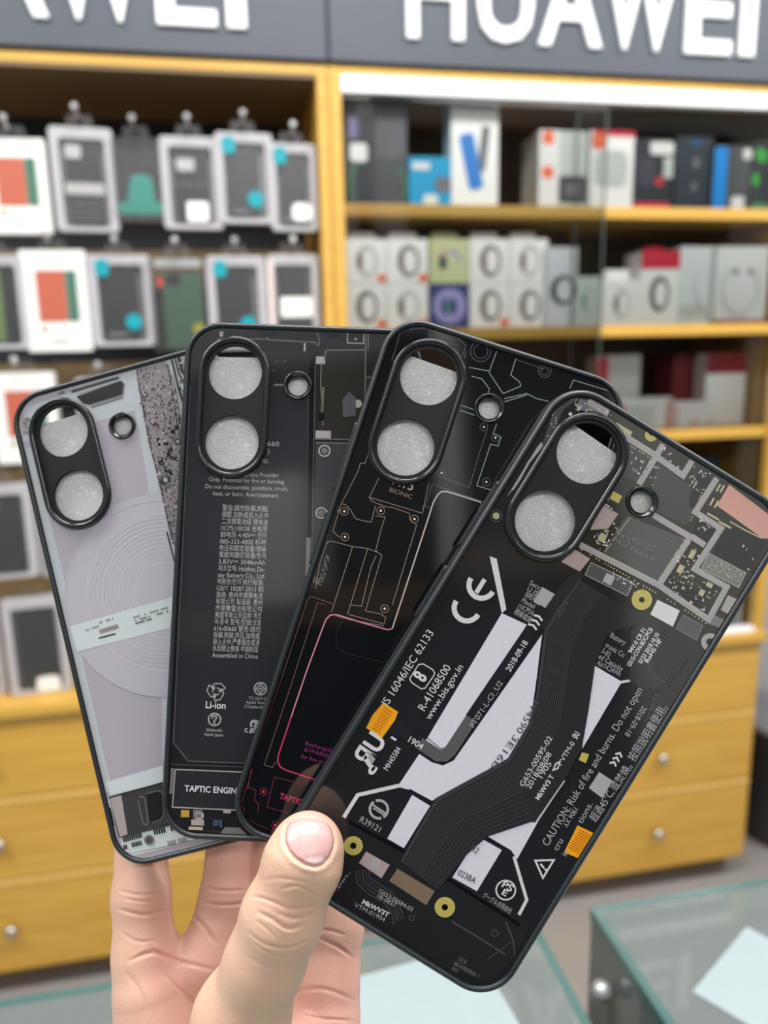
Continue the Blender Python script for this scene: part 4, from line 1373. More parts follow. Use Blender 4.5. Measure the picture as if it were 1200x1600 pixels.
# texts
A.text('IS 16046/IEC 62133', (606, 1103), (678, 989), 13, K_WHITE)
A.text('R-41068500', (663, 1111), (705, 1043), 13, K_WHITE)
A.text('www.bis.gov.in', (672, 1125), (724, 1042), 11, K_WHITE)
A.stroke([(661, 1037), (676, 1046), (679, 1051), (678, 1055), (664, 1075), (658, 1076), (643, 1066), (640, 1060), (654, 1038)], 1.6, K_WHITE, closed=True)
A.text_c('8', (665, 1062), 11, -58, 22, K_WHITE, 0.03)
A.text('MH45584', (606, 1204), (627, 1170), 9, K_WHITE)
A.text('ЯU', (576, 1199), (604, 1157), 30, K_WHITE, 0.03)
A.text('c', (582, 1212), (590, 1199), 16, K_WHITE, 0.04)
A.stroke([(611, 1151), (619, 1156)], 3.5, K_WHITE)
A.text('1904', (637, 1158), (658, 1171), 10, K_WHITE, 0.01)
A.text('PT071-L-CI_U2', (740, 1137), (786, 1067), 9, K_SOFT)
A.text('2018-09-18', (797, 1050), (825, 1004), 9.5, K_WHITE, 0.01)
for k in range(3):
    ox_, oy_ = k * 4.5, -k * 7
    A.stroke([(825 + ox_, 975 + oy_), (833 + ox_, 977 + oy_), (838 + ox_, 984 + oy_)], 3.2, K_WHITE)
    A.stroke([(952 + ox_, 1192 + oy_), (959 + ox_, 1190 + oy_), (962 + ox_, 1197 + oy_)][::1], 3.0, K_WHITE)
A.text('R39121', (561, 1283), (592, 1300), 10, K_SOFT)
A.arc(592, 1264, 14, -110, 60, 4, K_SOFT)
A.arc(592, 1264, 14, 75, 235, 4, K_SOFT)
A.stroke([(581, 1256), (605, 1272)], 3, K_SOFT)
A.stroke([(583, 1262), (600, 1273)], 2.2, K_SOFT)
A.text('1V4590', (834, 1093), (806, 1142), 10.5, K_MID)
A.text('3E16B', (803, 1147), (766, 1197), 10.5, K_MID)
A.text('G653-00595-02', (818, 1229), (863, 1153), 9, K_WHITE)
A.text('2018/08/08', (828, 1233), (862, 1178), 9, K_WHITE)
A.text('1905', (847, 1216), (862, 1193), 9, K_WHITE)
A.text('MkWV3 T', (842, 1250), (866, 1213), 8, K_WHITE, 0.02)
A.text('1 VTM-0', (877, 1196), (898, 1161), 8, K_WHITE)
A.text('ЯU', (901, 1155), (906, 1146), 9, K_WHITE, 0.03)
A.stroke([(864, 1203), (868, 1193), (875, 1189), (871, 1200)], 2.4, K_WHITE, closed=True)
A.text('CAUTION: Risk of fire and burns. Do not open', (856, 1322), (1004, 1078), 12.5, K_SOFT)
A.text('cru', (871, 1329), (880, 1313), 10, K_SOFT)
A.text('in', (884, 1338), (889, 1330), 10, K_SOFT)
A.text('tions.', (909, 1287), (926, 1256), 10, K_SOFT)
A.text('超過45°C,', (930, 1284), (960, 1238), 12, K_SOFT)
A.text('或焚燒。', (962, 1236), (988, 1197), 12, K_SOFT)
A.text('按照說明書使用。', (991, 1190), (1043, 1105), 13, K_SOFT)
A.text('2018-09-18', (1003, 1102), (975, 1147), 9, K_SOFT)
A.text('1904 XY', (896, 1260), (878, 1288), 9, K_SOFT)
A.text('不要刀', (1018, 1128), (1030, 1086), 9, K_MID)
A.stroke([(836, 1344), (865, 1343), (848, 1371)], 3, K_WHITE, closed=True)
A.stroke([(844, 1349), (850, 1356)], 3, K_WHITE)
A.dot(852.5, 1358.5, 2, K_WHITE)
A.ring(790, 1390, 15, 2.4, K_WHITE, 30)
A.text('PS', (783, 1384), (798, 1393), 11, K_WHITE, 0.02)
A.text('E', (783, 1396), (790, 1400), 10, K_WHITE, 0.02)
A.text('グーグル合同会社', (753, 1400), (797, 1427), 7.5, K_SOFT)
A.text('02', (734, 1327), (745, 1334), 10, K_MID)
A.text('023BA', (714, 1366), (741, 1380), 10, K_BLACK)
A.text('Battery', (952, 995), (975, 1008), 8.5, K_SOFT)
A.text('tronic Co', (944, 1010), (973, 1027), 8.5, K_SOFT)
A.text('3-02', (938, 1019), (951, 1027), 8.5, K_SOFT)
A.text('ed Capacity', (934, 1028), (971, 1049), 8.5, K_SOFT)
A.text('Ah/14.24Wh', (931, 1038), (967, 1057), 8.5, K_SOFT)
A.text('94V-0 CR F1', (986, 1021), (1009, 984), 7, K_WHITE, 0.02)
A.text('G515-CON-BDC/PCB', (984, 1042), (1020, 983), 7, K_WHITE, 0.02)
A.text('0123 2018.10.10', (1002, 1037), (1030, 991), 7, K_WHITE, 0.02)
A.text('RoHS HF', (1012, 1036), (1034, 1000), 7, K_WHITE, 0.02)
for st, a, b in (('Secc', (826, 913), (842, 922)), ('LI IS', (823, 922), (838, 931)), ('說明天', (819, 931), (834, 940)), ('Model/', (814, 940), (834, 952)), ('(1ICP5/6', (808, 949), (832, 962)), ('標稱電壓', (802, 958), (828, 973))):
    A.text(st, a, b, 8, K_SOFT)
A.text('P Mg5', (880, 938), (868, 962), 8, K_MID)
# ---- lower board
A.lay = 2
A.poly([(520, 1290), (540, 1277), (830, 1440), (808, 1490), (775, 1550), (700, 1515), (430, 1360)], K_DARK)
A.up()
A.stroke([(540, 1281), (640, 1335), (812, 1445)], 5, K_BLACK)
A.poly([(572, 1330), (609, 1351), (596, 1372), (561, 1348)], K_PINKP)
A.poly([(621, 1357), (679, 1392), (666, 1414), (608, 1376)], K_BROWN)
A.rect(586, 1350, 14, 14, 28, K_SOFT)
A.stroke([(705, 1439), (747, 1464), (789, 1491)], 2, K_MID)
A.stroke([(790, 1440), (802, 1470), (806, 1500), (790, 1530)], 2, K_MID)
A.stroke([(760, 1500), (800, 1470)], 1, K_MID)
for k in range(5):
    A.stroke([(556 + 5 * k, 1360 - k), (558 + 5 * k, 1380 - 2 * k), (575 + 4 * k, 1396 - 4 * k), (600 + 3 * k, 1410 - 4 * k), (613 + 3 * k, 1428 - 3 * k), (614 + 4 * k, 1445 - 3 * k)], 1.3, K_FLEXL if k % 2 else K_MID)
A.row((528, 1388), (548, 1358), 7, 3, 2, K_SOFT, 0.2)
A.row((527, 1392), (548, 1362), 7, 2, 2, K_GREY, 0.2, 8)
A.text('G653-00584-03', (591, 1394), (643, 1424), 7, K_SOFT)
A.text('18-0827', (589, 1402), (617, 1417), 7, K_SOFT)
A.text('MkWV3T', (565, 1411), (606, 1433), 7.5, K_WHITE, 0.03)
A.text('VTM-01904', (553, 1416), (600, 1440), 7, K_SOFT)
A.rect(577, 1435, 14, 9, 28, K_GOLDP)
A.text('GTK', (715, 1500), (728, 1507), 6.5, K_GREY)
A.text('B63000900 1', (709, 1507), (746, 1528), 6.5, K_GREY)
A.text('0D', (705, 1515), (714, 1520), 6.5, K_GREY)
A.ring(773, 1458, 5, 1.2, K_MID)
A.ring(643, 1434, 4, 1.2, K_MID)
A.build(T4)

# ---------------------------------------------------------------- case 3: line drawing print
T3 = phone_case(3, ink('plate_line_black', (0.0035, 0.0042, 0.006), 0.06),
                'glossy black phone case with thin line drawing fading to crimson, behind the front one')
foam_sheet(3, 0.0690, -0.03, 'silver foam sheet inside the line-drawn black case')
A = Art(3)
N_ICE = ink('print_ice_line', (0.24, 0.31, 0.32))
N_DIM = ink('print_dim_line', (0.10, 0.115, 0.115))
N_SAND = ink('print_sand_line', (0.25, 0.19, 0.15))
N_SANDB = ink('print_bright_sand', (0.48, 0.42, 0.38))
N_PINK = ink('print_pink_line', (0.58, 0.21, 0.32))
N_CRIM = ink('print_crimson_line', (0.46, 0.035, 0.115))
N_DCR = ink('print_dark_crimson', (0.15, 0.022, 0.05))
N_MAG = ink('print_magenta_text', (0.22, 0.03, 0.14))
N_RED = ink('print_red_dot', (0.75, 0.05, 0.07))
for q in ([(788, 623), (823, 615), (839, 623), (857, 627)], [(786, 615), (813.5, 603.6), (812, 597), (798, 586), (806, 560.5)],
          [(737, 588), (753, 592), (764.6, 607.5), (763, 613)], [(776, 549), (764.6, 580), (733, 574)], [(764, 582), (786, 615)],
          [(890, 607.5), (896, 594), (952.6, 611), (966, 635)], [(776, 662), (770.5, 678), (783, 683), (778, 697), (766.6, 694), (745, 759), (769, 766)],
          [(720, 633), (743, 641)], [(719, 641), (742, 649)], [(788, 628), (823, 617)]):
    A.stroke(q, 1.3, N_ICE)
for q in ([(690, 745), (733, 762), (749, 708), (761, 672)], [(676, 755), (665, 790)], [(680, 758), (772, 790)], [(660, 790), (672, 794)], [(728, 548), (726, 560)],
          [(680, 505), (700, 515), (728, 540), (716, 575)], [(612, 563), (618, 545), (625, 520), (640, 506)], [(612, 563), (618, 565)],
          [(940, 600), (960, 625)], [(806, 562), (850, 577)], [(640, 515), (670, 512), (673, 527)]):
    A.stroke(q, 1.0, N_DIM)
for x, y, r in ((751, 549, 16), (751, 549, 11), (851, 580, 10), (851, 580, 6)):
    A.ring(x, y, r, 1, N_DIM)
for q in ([(534, 787), (542, 790), (548, 797), (555, 810), (565, 813), (580, 816), (587, 790)], [(592, 747), (577, 777), (581, 783), (590, 787), (607, 793), (610, 792), (640, 802), (640, 812), (651, 820), (613, 945)],
          [(660, 802), (670, 755)], [(577, 777), (660, 802)], [(600, 808), (602, 807), (596, 825), (587, 860), (596.5, 868), (571, 954.5), (598, 960)],
          [(510, 850), (516, 845), (551, 854), (518, 956)], [(551, 854), (574.5, 857), (543, 960)], [(587, 806), (600, 808)], [(574.5, 857), (590, 863)],
          [(547, 945), (565, 947), (575, 905), (580, 885), (588, 868)], [(512, 845), (500, 880), (493, 920)], [(531, 795), (520, 830), (531, 840)],
          [(527, 800), (560, 735), (563, 724), (570, 724), (575, 710)], [(545, 960), (600, 975), (603, 965), (596, 960)], [(524, 962), (546, 968), (600, 978)]):
    A.stroke(q, 1.1, N_SAND)
A.up()
BAT = [(752, 785), (715, 773), (698, 768), (690, 768), (684, 773), (677, 785), (660, 838), (613, 982)]
A.stroke(BAT, 2.2, N_SANDB)
A.stroke([(613, 982), (606, 984), (560, 971), (525, 960)], 2.0, N_PINK)
A.stroke([(525, 960), (516, 961), (510, 967), (506, 976), (480, 1046), (455, 1120)], 2.0, N_PINK)
A.stroke([(455, 1120), (435, 1180), (434, 1190), (438, 1198), (446, 1203), (496, 1219), (560, 1238)], 2.2, N_CRIM)
for q in ([(440, 1060), (481, 936), (487, 932), (522, 944)], [(413, 1195), (455, 1070), (496, 942), (507, 944)], [(413, 1195), (426, 1199), (431, 1190)]):
    A.stroke(q, 1.1, ink('print_rosewood_line', (0.16, 0.085, 0.085)))
for q in ([(440, 1060), (400, 1170)], [(395, 1202), (378, 1252), (374, 1262)], [(393, 1200), (387, 1230), (400, 1234), (398, 1250), (404, 1256), (403, 1270)],
          [(429, 1214), (417, 1261), (450, 1270)], [(429, 1214), (470, 1224)], [(382, 1283), (420, 1296)], [(381, 1235), (389, 1230), (391, 1203)], [(428, 1290), (424, 1300)]):
    A.stroke(q, 1.1, N_DCR)
for x, y in ((538, 799), (595, 798), (647.5, 811), (539, 839), (601, 951)):
    A.ring(x, y, 6, 1.1, N_SAND)
    A.dot(x, y, 1.9, ink('print_warm_dot', (0.85, 0.62, 0.52)), 10)
for x, y in ((690, 739), (756, 667), (774, 684), (760, 753)):
    A.ring(x, y, 6, 0.9, N_DIM)
    A.dot(x, y, 1.8, K_WHITE, 10)
for x, y in ((412, 1237), (376.5, 1265.5), (430, 1289)):
    A.ring(x, y, 5.5, 1.1, N_DCR)
    A.dot(x, y, 2, N_RED, 10)
A.text('A13', (612, 756), (644, 767), 15, N_SANDB, 0.01)
A.text('BIONIC', (608, 768), (643, 780), 7.5, N_SAND)
A.text('Rechargeable', (477, 1164), (528, 1178), 6.5, N_MAG)
A.text('WARNING', (482, 1175), (528, 1189), 6.5, N_MAG)
A.stroke([(475, 1173), (481, 1174), (479, 1168)], 0.9, N_MAG, closed=True)
A.text('for fire or burns', (470, 1184), (528, 1199), 6, N_MAG)
A.text('TAPTIC', (436, 1247), (471, 1258), 9, N_CRIM, 0.03)
A.text('9', (513, 882), (517, 869), 9, N_DIM)
A.text('9', (510, 895), (514, 882), 9, N_DIM)
A.text('6', (506, 907), (510, 895), 9, N_DIM)
A.text('用', (501, 915), (504, 905), 12, N_SAND)
# right-hand inner outlines, seen beside the front case
A.stroke([(752, 785), (712, 905), (640, 1130)], 1.2, N_DIM)
A.stroke([(537, 965), (525, 990), (526, 1008), (538, 1020), (600, 1035)], 0.9, ink('print_faint_line', (0.03, 0.026, 0.03)))
A.build(T3)

# ---------------------------------------------------------------- case 2: charcoal battery print
T2 = phone_case(2, ink('plate_charcoal', (0.014, 0.015, 0.017), 0.08),
                'charcoal phone case printed with lines of white battery text and a boxed engine block')
foam_sheet(2, 0.0708, 0.02, 'silver foam sheet inside the charcoal case with white text')
A = Art(2)
P_BAT = ink('print_battery_slate', (0.021, 0.0235, 0.029))
P_EDGE = ink('print_battery_edge', (0.075, 0.08, 0.09))
P_WARM = ink('print_warm_black', (0.022, 0.021, 0.018))
A.poly([(297, 600), (483, 603), (474, 1196), (294, 1189), (271, 1160)], P_BAT)
A.poly([(500, 545), (571, 547), (571, 585), (620, 585), (620, 690), (494, 687), (503, 600)], P_WARM)
A.poly([(494, 690), (620, 692), (620, 900), (486, 900)], ink('print_slate_board', (0.040, 0.043, 0.050)))
A.poly([(300, 513), (640, 523), (640, 545), (500, 545), (420, 532), (300, 530)], K_DARK)
A.up()
A.stroke([(297, 603), (271, 1160), (294, 1189), (474, 1196)], 2, P_EDGE)
A.stroke([(483, 603), (474, 1196)], 1.5, P_EDGE)
A.poly([(484, 560), (492, 560), (489, 690), (486, 900), (478, 900)], K_BLACK)
A.stroke([(493, 560), (489, 760), (487, 900)], 1.4, P_EDGE)
A.poly([(479, 840), (486, 840), (484, 900), (477, 900)], K_GREY)
A.poly([(297, 545), (488, 549), (486, 558), (480, 603), (297, 600)], K_DARK)
A.poly([(428, 600), (448, 600), (448, 603), (428, 603)], K_GREY)
A.scatter([(426, 557), (453, 558), (453, 580), (426, 579)], 60, (1.5, 3.5), (1, 1.6), 2, [K_GREY, K_MID], 31)
for q in ([(418, 515), (418.5, 530), (340, 529)], [(418, 531), (492, 535), (498, 540), (499, 530), (495, 520)], [(510, 547), (571, 547), (573, 520)],
          [(571.5, 547), (570, 640)], [(502, 567), (507, 560), (510, 547)], [(502, 568), (501, 600), (505, 665)], [(492, 686), (549, 687)],
          [(570, 590), (590, 589)], [(493, 692), (548, 693)]):
    A.stroke(q, 1.5, K_GREY)
A.stroke([(543, 520), (543, 536), (568, 537), (569, 521)], 1.8, K_FRAME)
A.rect(556, 522, 18, 5, 2, K_MID)
A.rect(556, 530, 4, 3, 2, K_FRAME)
A.stroke([(576, 521), (575, 547)], 1.4, K_GREY)
for x, y, w, h in ((501, 563, 14, 12), (505, 679, 24, 12), (493, 526, 4, 16), (308, 570, 9, 22), (476, 545, 3, 18), (313, 520, 8, 10), (346, 522, 6, 8)):
    A.rect(x, y, w, h, 2, K_FRAME if x != 308 else K_GREY)
A.stroke([(505, 605), (503, 650)], 4, ink('print_olive_bar', (0.14, 0.12, 0.075)))
A.rect(502, 651, 9, 13, 2, K_BLACK)
for x, y in ((418, 517), (519, 519)):
    A.poly([(x - 13, y - 3)] + [(x + 13 * math.cos(a), y + 9 * math.sin(a)) for a in np.linspace(math.pi, 0, 9)], K_BLACK)
A.up()
for x, y, r in ((507, 704.5, 8.5), (502, 801.5, 8)):
    A.ring(x, y, r, 2.2, K_SOFT)
    A.dot(x, y, 5, K_GREY)
for x, y, r in ((559, 631, 6.5), (508, 679, 6), (501, 563, 4), (311, 1274, 8)):
    A.dot(x, y, r, K_FRAME, 16)
    A.ring(x, y, r * .55, 1.2, K_SOFT)
A.poly([(535, 625), (545, 612), (556, 622), (556, 650), (536, 652)], P_EDGE)
A.text('660', (418, 697), (436, 697.5), 8, K_SOFT)
A.text(')', (418, 709), (421, 709), 8, K_SOFT)
A.text('NG -', (411, 724), (421, 724), 7, K_SOFT)
T_ = K_WHITE
A.text('Authorized Service Provider', (336, 743.5), (436, 746), 7, K_SOFT)
A.text('Only. Potential for fire or burning.', (327, 752), (445, 756), 7, K_SOFT)
A.text('Do not disassemble, puncture, crush,', (321, 763), (450, 767), 7, K_SOFT)
A.text('heat, or burn. Avertissement', (333, 774), (435, 777.5), 7, K_SOFT)
LINES = ['警告:請勿拆解,刺破,', '擠壓,加熱或投入火中', '二次鋰電池組 锂电池', '1ICP5/100/58 充电限', '制电压 4.40V⎓ 전하', '080-333-4000 标称', '电压和额定容量/標稱', '電壓和額定容量/정격',
         '3.83V⎓ 3046mAh', '제조업체: Huizhou De-', 'say Battery Co., Ltd', '제품명:전지 执行标准:', 'GB/T 18287-2013 制', '造商: 惠州市德赛电池', '有限公司 製造商: 惠州', '市德賽電池有限公司',
         '美国苹果公司监制 제조', '국:중국 型号/型號/모델', '616-00660 警告:請勿', '拆解,刺破,挤压,加熱或', '投入火中,严重撞击或浸', '水后禁止使用 中国制造', 'Assembled in China']
for k, st in enumerate(LINES):
    y = 797 + k * 10.45
    x = 347.5 - k * 0.73
    A.text(st, (x, y), (x + 72.5 - (1.0 if k > 20 else 0), y + 2.2), 7.6, K_SOFT, 0.0)
# recycling arrows
cx, cy = 338, 1080
for k in range(3):
    a = math.radians(-90 + 120 * k)
    def rp(u, v):
        return (cx + u * math.cos(a) - v * math.sin(a), cy + u * math.sin(a) + v * math.cos(a))
    A.stroke([rp(12, -3), rp(12, 8), rp(5, 14), rp(1, 8), rp(6, 1)], 1.5, K_SOFT)
    A.stroke([rp(12, -3), rp(6, -7), rp(3, -2)], 1.5, K_SOFT)
    A.stroke([rp(-2, 8), rp(1, 5), rp(4, 9)], 1.5, K_SOFT)
A.text('Li-ion', (321.5, 1106), (352.5, 1107.5), 11, K_WHITE, 0.012)
A.ring(335.4, 1124, 9.5, 2, K_SOFT, 26)
A.text('PS', (330.5, 1123), (340, 1123.5), 6.5, K_SOFT, 0.02)
A.text('E', (333.5, 1131), (337.5, 1131), 6.5, K_SOFT, 0.02)
A.text('3046mAh', (322, 1142.5), (347, 1143.5), 4.8, K_SOFT)
A.text('Apple Japan', (319, 1149), (349, 1150.5), 4.8, K_SOFT)
A.ring(407, 1076, 9.5, 2, K_SOFT, 26)
A.stroke([(407, 1069), (414, 1076), (407, 1083), (400, 1076)], 1.8, K_SOFT, closed=True)
A.stroke([(407, 1072), (407, 1080)], 1.2, K_SOFT)
A.stroke([(403, 1076), (411, 1076)], 1.2, K_SOFT)
A.text('TIS 2217-2548', (388.5, 1093), (425, 1094), 4.8, K_SOFT)
A.text('Apple South Asia', (384, 1099), (432, 1100.5), 4.8, K_SOFT)
A.text('(Thailand)', (382, 1106), (411, 1107), 4.8, K_SOFT)
A.text('c', (382, 1144), (387.5, 1144), 9.5, K_SOFT, 0.03)
A.text('ЯU', (389, 1144), (414, 1145), 18, K_SOFT, 0.05)
# engine block
A.lay = 2
A.poly([(273, 1202), (400, 1207), (398, 1267), (269, 1261)], P_BAT)
A.up()
A.stroke([(274, 1202), (400, 1207)], 1.8, K_FRAME)
A.stroke([(274, 1202), (269.5, 1261), (398, 1267)], 1.8, K_FRAME)
A.stroke([(270, 1200), (267, 1240)], 5, K_GREY)
A.stroke([(268, 1194), (400, 1199)], 1.2, K_MID)
A.text('TAPTIC ENGINE', (288.5, 1236), (376, 1240.5), 9.5, K_WHITE, 0.02)
A.rect(289.5, 1271, 13, 11, 2, ink('print_amber', (0.45, 0.26, 0.05)))
A.rect(309, 1285, 20, 9, 2, K_FRAME)
A.rect(309, 1272, 14, 14, 2, K_GREY)
A.rect(306, 1294, 22, 5, 2, K_GOLDP)
A.rect(340, 1285, 14, 9, 2, ink('print_blue_chip', (0.03, 0.05, 0.12)))
A.scatter([(333, 1280), (346, 1280), (346, 1291), (333, 1291)], 16, (1.5, 2.5), (1, 2), 2, [K_SOFT, K_GREY], 41)
A.poly([(345, 1300), (352, 1292), (375, 1293), (386, 1304), (347, 1303)], K_GREY)
A.rect(355, 1268, 12, 5, 2, K_FRAME)
A.stroke([(285, 1301), (384, 1304)], 1.4, K_GREY)
A.rect(290, 1298, 5, 4, 2, K_GOLDP)
A.build(T2)

# ---------------------------------------------------------------- case 1: pale lilac print
T1 = phone_case(1, ink('plate_lilac_grey', (0.37, 0.345, 0.395), 0.12),
                'pale lilac phone case printed with charging coil rings and a dark circuit strip')
foam_sheet(1, 0.0703, 0.02, 'silver foam sheet inside the pale lilac case')
A = Art(1)
Q_PALE = ink('print_pale_blue', (0.42, 0.45, 0.48))
Q_MINT = ink('print_mint_white', (0.52, 0.58, 0.60))
Q_COIL = ink('print_coil_line', (0.455, 0.44, 0.49))
Q_PANEL = ink('print_pale_panel', (0.42, 0.405, 0.455))
Q_BOARD = ink('print_mauve_board', (0.24, 0.215, 0.235))
Q_CHAR = ink('print_charcoal', (0.045, 0.046, 0.052))
A.poly([(25, 625), (245, 560), (300, 545), (305, 600), (215, 640), (150, 660), (60, 690), (36, 690)], Q_PALE)
A.poly([(205, 560), (222, 575), (240, 700), (262, 860), (272, 1000), (262, 1200), (253, 1180), (252, 900), (225, 720), (203, 600)], Q_PALE)
A.poly([(40, 700), (52, 700), (100, 900), (175, 1230), (165, 1240), (80, 880)], Q_PALE)
A.poly([(109, 979), (272, 932), (266, 981), (121, 1018)], Q_MINT)
A.poly([(172, 1243), (165, 1222), (254, 1196), (256, 1222)], Q_MINT)
A.poly([(174, 1250), (330, 1290), (500, 1275), (500, 1290), (200, 1352), (180, 1330)], Q_MINT)
A.poly([(166, 1250), (180, 1246), (190, 1310), (260, 1292), (270, 1300), (330, 1300), (500, 1262), (500, 1290), (205, 1350), (182, 1335)], Q_MINT)
A.up()
A.poly([(179, 789), (256, 765), (280, 1000), (200, 1020), (118, 990)], Q_PANEL)
A.poly([(255 + 153 * math.cos(a), 935 + 153 * math.sin(a)) for a in np.linspace(0, 2 * math.pi, 48, endpoint=False)], Q_PANEL)
A.up()
A.poly([(109, 979), (272, 932), (266, 981), (121, 1018)], Q_MINT)
A.ring(255, 935, 153, 1.6, Q_COIL, 60)
for k in range(13):
    A.ring(258, 925, 46 + k * 6.4, 1.7 if k % 4 else 3.0, Q_COIL, 48)
A.stroke([(179, 789), (256, 765)], 1.5, Q_PALE)
A.up()
A.poly([(109, 979), (272, 932), (266, 981), (121, 1018)], Q_MINT)
# circuit strip
STR = [(212, 576), (258, 562), (272, 590), (285, 670), (284, 760), (276, 860), (262, 800), (252, 765), (232, 690), (217, 610)]
A.poly(STR, Q_BOARD)
A.up()
A.scatter(STR, 520, (1.4, 5), (0.8, 2.4), -15, [K_DARK, Q_CHAR, K_GREY, Q_PANEL, K_MID], 51)
A.scatter([(240, 660), (282, 650), (282, 740), (255, 745)], 60, (3, 7), (2, 4), -15, [K_BLACK, K_DARK, K_GREY], 52)
for a, b, n in (((214, 580), (234, 690), 30), ((234, 690), (258, 790), 28), ((262, 570), (282, 690), 34), ((258, 790), (278, 870), 24), ((252, 765), (270, 850), 24)):
    A.row(a, b, n, 2, 2.4, K_DARK, 0.1, n)
for x, y, r in ((227, 617, 5), (278, 690, 6), (259, 750, 9)):
    A.dot(x, y, r, Q_CHAR, 16)
    A.ring(x, y, r, 1.4, K_GREY)
A.up()
for x, y, r in ((227, 617, 2), (278, 690, 2.4), (259, 750, 3.5)):
    A.dot(x, y, r, K_SOFT, 10)
A.stroke([(268, 560), (280, 610), (290, 640), (296, 700)], 3, K_DARK)
A.stroke([(273, 557), (280, 585), (300, 620)], 3, Q_CHAR)
A.stroke([(279, 556), (285, 580), (300, 600)], 5, K_DARK)
A.scatter([(275, 560), (300, 550), (300, 680), (288, 660)], 30, (2, 6), (2, 4), -15, [K_DARK, Q_MINT, K_GREY], 53)
A.stroke([(261, 831), (275, 886)], 2, K_DARK)
# slot by the camera
A.stroke([(112, 612), (186, 590)], 4, Q_CHAR)
A.poly([(120, 620), (190, 595), (195, 600), (192, 616), (142, 633), (130, 630)], K_DARK)
A.stroke([(122, 617), (189, 595), (194, 600), (192, 617), (140, 633)], 1.2, K_GREY)
A.stroke([(143, 637), (192, 621)], 1.6, Q_CHAR)
A.stroke([(236, 563), (258, 556)], 1.6, Q_CHAR)
A.scatter([(37, 655), (46, 653), (47, 676), (39, 676)], 8, (3, 6), (3, 6), -15, [K_GREY, Q_BOARD], 54)
A.row((92, 615), (101, 612), 3, 2.5, 4, K_GREY, 0.0)
# middle band marks
for a, b, n, sd in (((131, 986), (155, 978), 8, 1), ((155, 973), (178, 966), 9, 2), ((205, 966), (263, 949), 20, 3), ((206, 971), (263, 955), 22, 4), ((212, 974), (240, 966), 12, 5)):
    A.row(a, b, n, 2, 2.6, K_GREY if sd < 4 else K_MID, 0.35, sd)
A.poly([(155, 984), (184, 975), (186, 981), (157, 990)], Q_BOARD)
A.stroke([(154.5, 997), (181, 990)], 2.2, K_DARK)
A.row((207, 787), (214, 785), 3, 1.2, 5, Q_COIL, 0)
# lower connector block
A.poly([(171, 1246), (256, 1222), (275, 1270), (265, 1290), (186.5, 1309)], Q_CHAR)
A.up()
A.poly([(172, 1247), (190, 1242), (200, 1303), (188, 1307)], K_FRAME)
A.stroke([(178, 1250), (190, 1302)], 3.5, K_DARK)
A.stroke([(186, 1246), (197, 1296)], 1.6, K_DARK)
A.stroke([(171, 1246), (256, 1222)], 2, K_DARK)
A.poly([(229, 1240), (247, 1235), (254, 1238), (256, 1272), (252, 1280), (238, 1285), (234, 1282)], K_DARK)
A.stroke([(217, 1246), (222, 1243), (227, 1248), (232, 1283), (229, 1289), (224, 1286), (216, 1250)], 1.4, K_GREY)
A.stroke([(229, 1240), (247, 1235), (254, 1238), (256, 1272), (252, 1280), (238, 1285)], 1.2, K_GREY)
A.row((192, 1312), (222, 1304), 9, 2.4, 8, K_DARK, 0.0)
A.row((193, 1324), (222, 1316), 9, 2.4, 7, K_DARK, 0.3, 2)
A.row((240, 1300), (285, 1290), 12, 2.6, 9, K_DARK, 0.1, 3)
A.row((262, 1318), (292, 1310), 9, 2, 7, K_GREY, 0.1, 4)
A.row((300, 1305), (470, 1265), 40, 2.6, 7, K_DARK, 0.3, 5)
A.stroke([(200, 1336), (262, 1322), (330, 1306)], 1.4, K_GREY)
A.stroke([(186, 1318), (190, 1332)], 1.6, K_DARK)
A.stroke([(172, 1262), (178, 1290)], 2.4, K_DARK)
A.dot(233.5, 1312, 8, K_GREY, 18)
A.up()
A.dot(233.5, 1312, 5, K_MID, 16)
A.dot(307, 1301, 5, K_GREY, 14)
A.build(T1)

# ================================================================ the hand
# skeleton in camera space, millimetres (x right, y down, z away from the lens)
def P(px, py, dep):
    return np.array([(px - 600) * dep / F, (py - 800) * dep / F, dep], dtype=np.float32)


def seg(p, a, b, ra, rb):
    ab = b - a
    t = np.clip(((p - a) @ ab) / (ab @ ab), 0, 1)
    d = p - a - t[..., None] * ab
    return np.sqrt((d * d).sum(-1)) - (ra + (rb - ra) * t)


def smin(a, b, k):
    h = np.clip(0.5 + 0.5 * (b - a) / k, 0, 1)
    return b + (a - b) * h - k * h * (1 - h)


def chain(p, pts, k=3.0):
    d = None
    for (a, ra), (b, rb) in zip(pts[:-1], pts[1:]):
        s = seg(p, a, b, ra, rb)
        d = s if d is None else smin(d, s, k)
    return d


THUMB = [(P(482, 1322, 206.5), 8.6), (P(474, 1345, 205.5), 9.6), (P(441, 1432, 206), 10.2), (P(415, 1500, 208), 10.0), (P(378, 1590, 214), 12.6), (P(335, 1740, 228), 17.0)]
PINKY = [(P(226, 1490, 258), 10.2), (P(221, 1400, 262), 9.4), (P(220, 1290, 271), 8.6), (P(236, 1170, 277), 7.9), (P(258, 1080, 277), 7.2), (P(275, 1020, 275), 6.4)]
RING = [(P(330, 1500, 263), 10.8), (P(357, 1400, 270), 9.6), (P(368, 1270, 278), 9.2), (P(380, 1120, 281), 8.4), (P(392, 1010, 280), 7.8), (P(400, 930, 278), 6.8)]
MIDDLE = [(P(430, 1510, 263), 10.8), (P(428, 1420, 271), 9.9), (P(436, 1280, 280), 9.4), (P(462, 1110, 283), 8.6), (P(470, 990, 282), 8.0), (P(476, 900, 280), 7.0)]
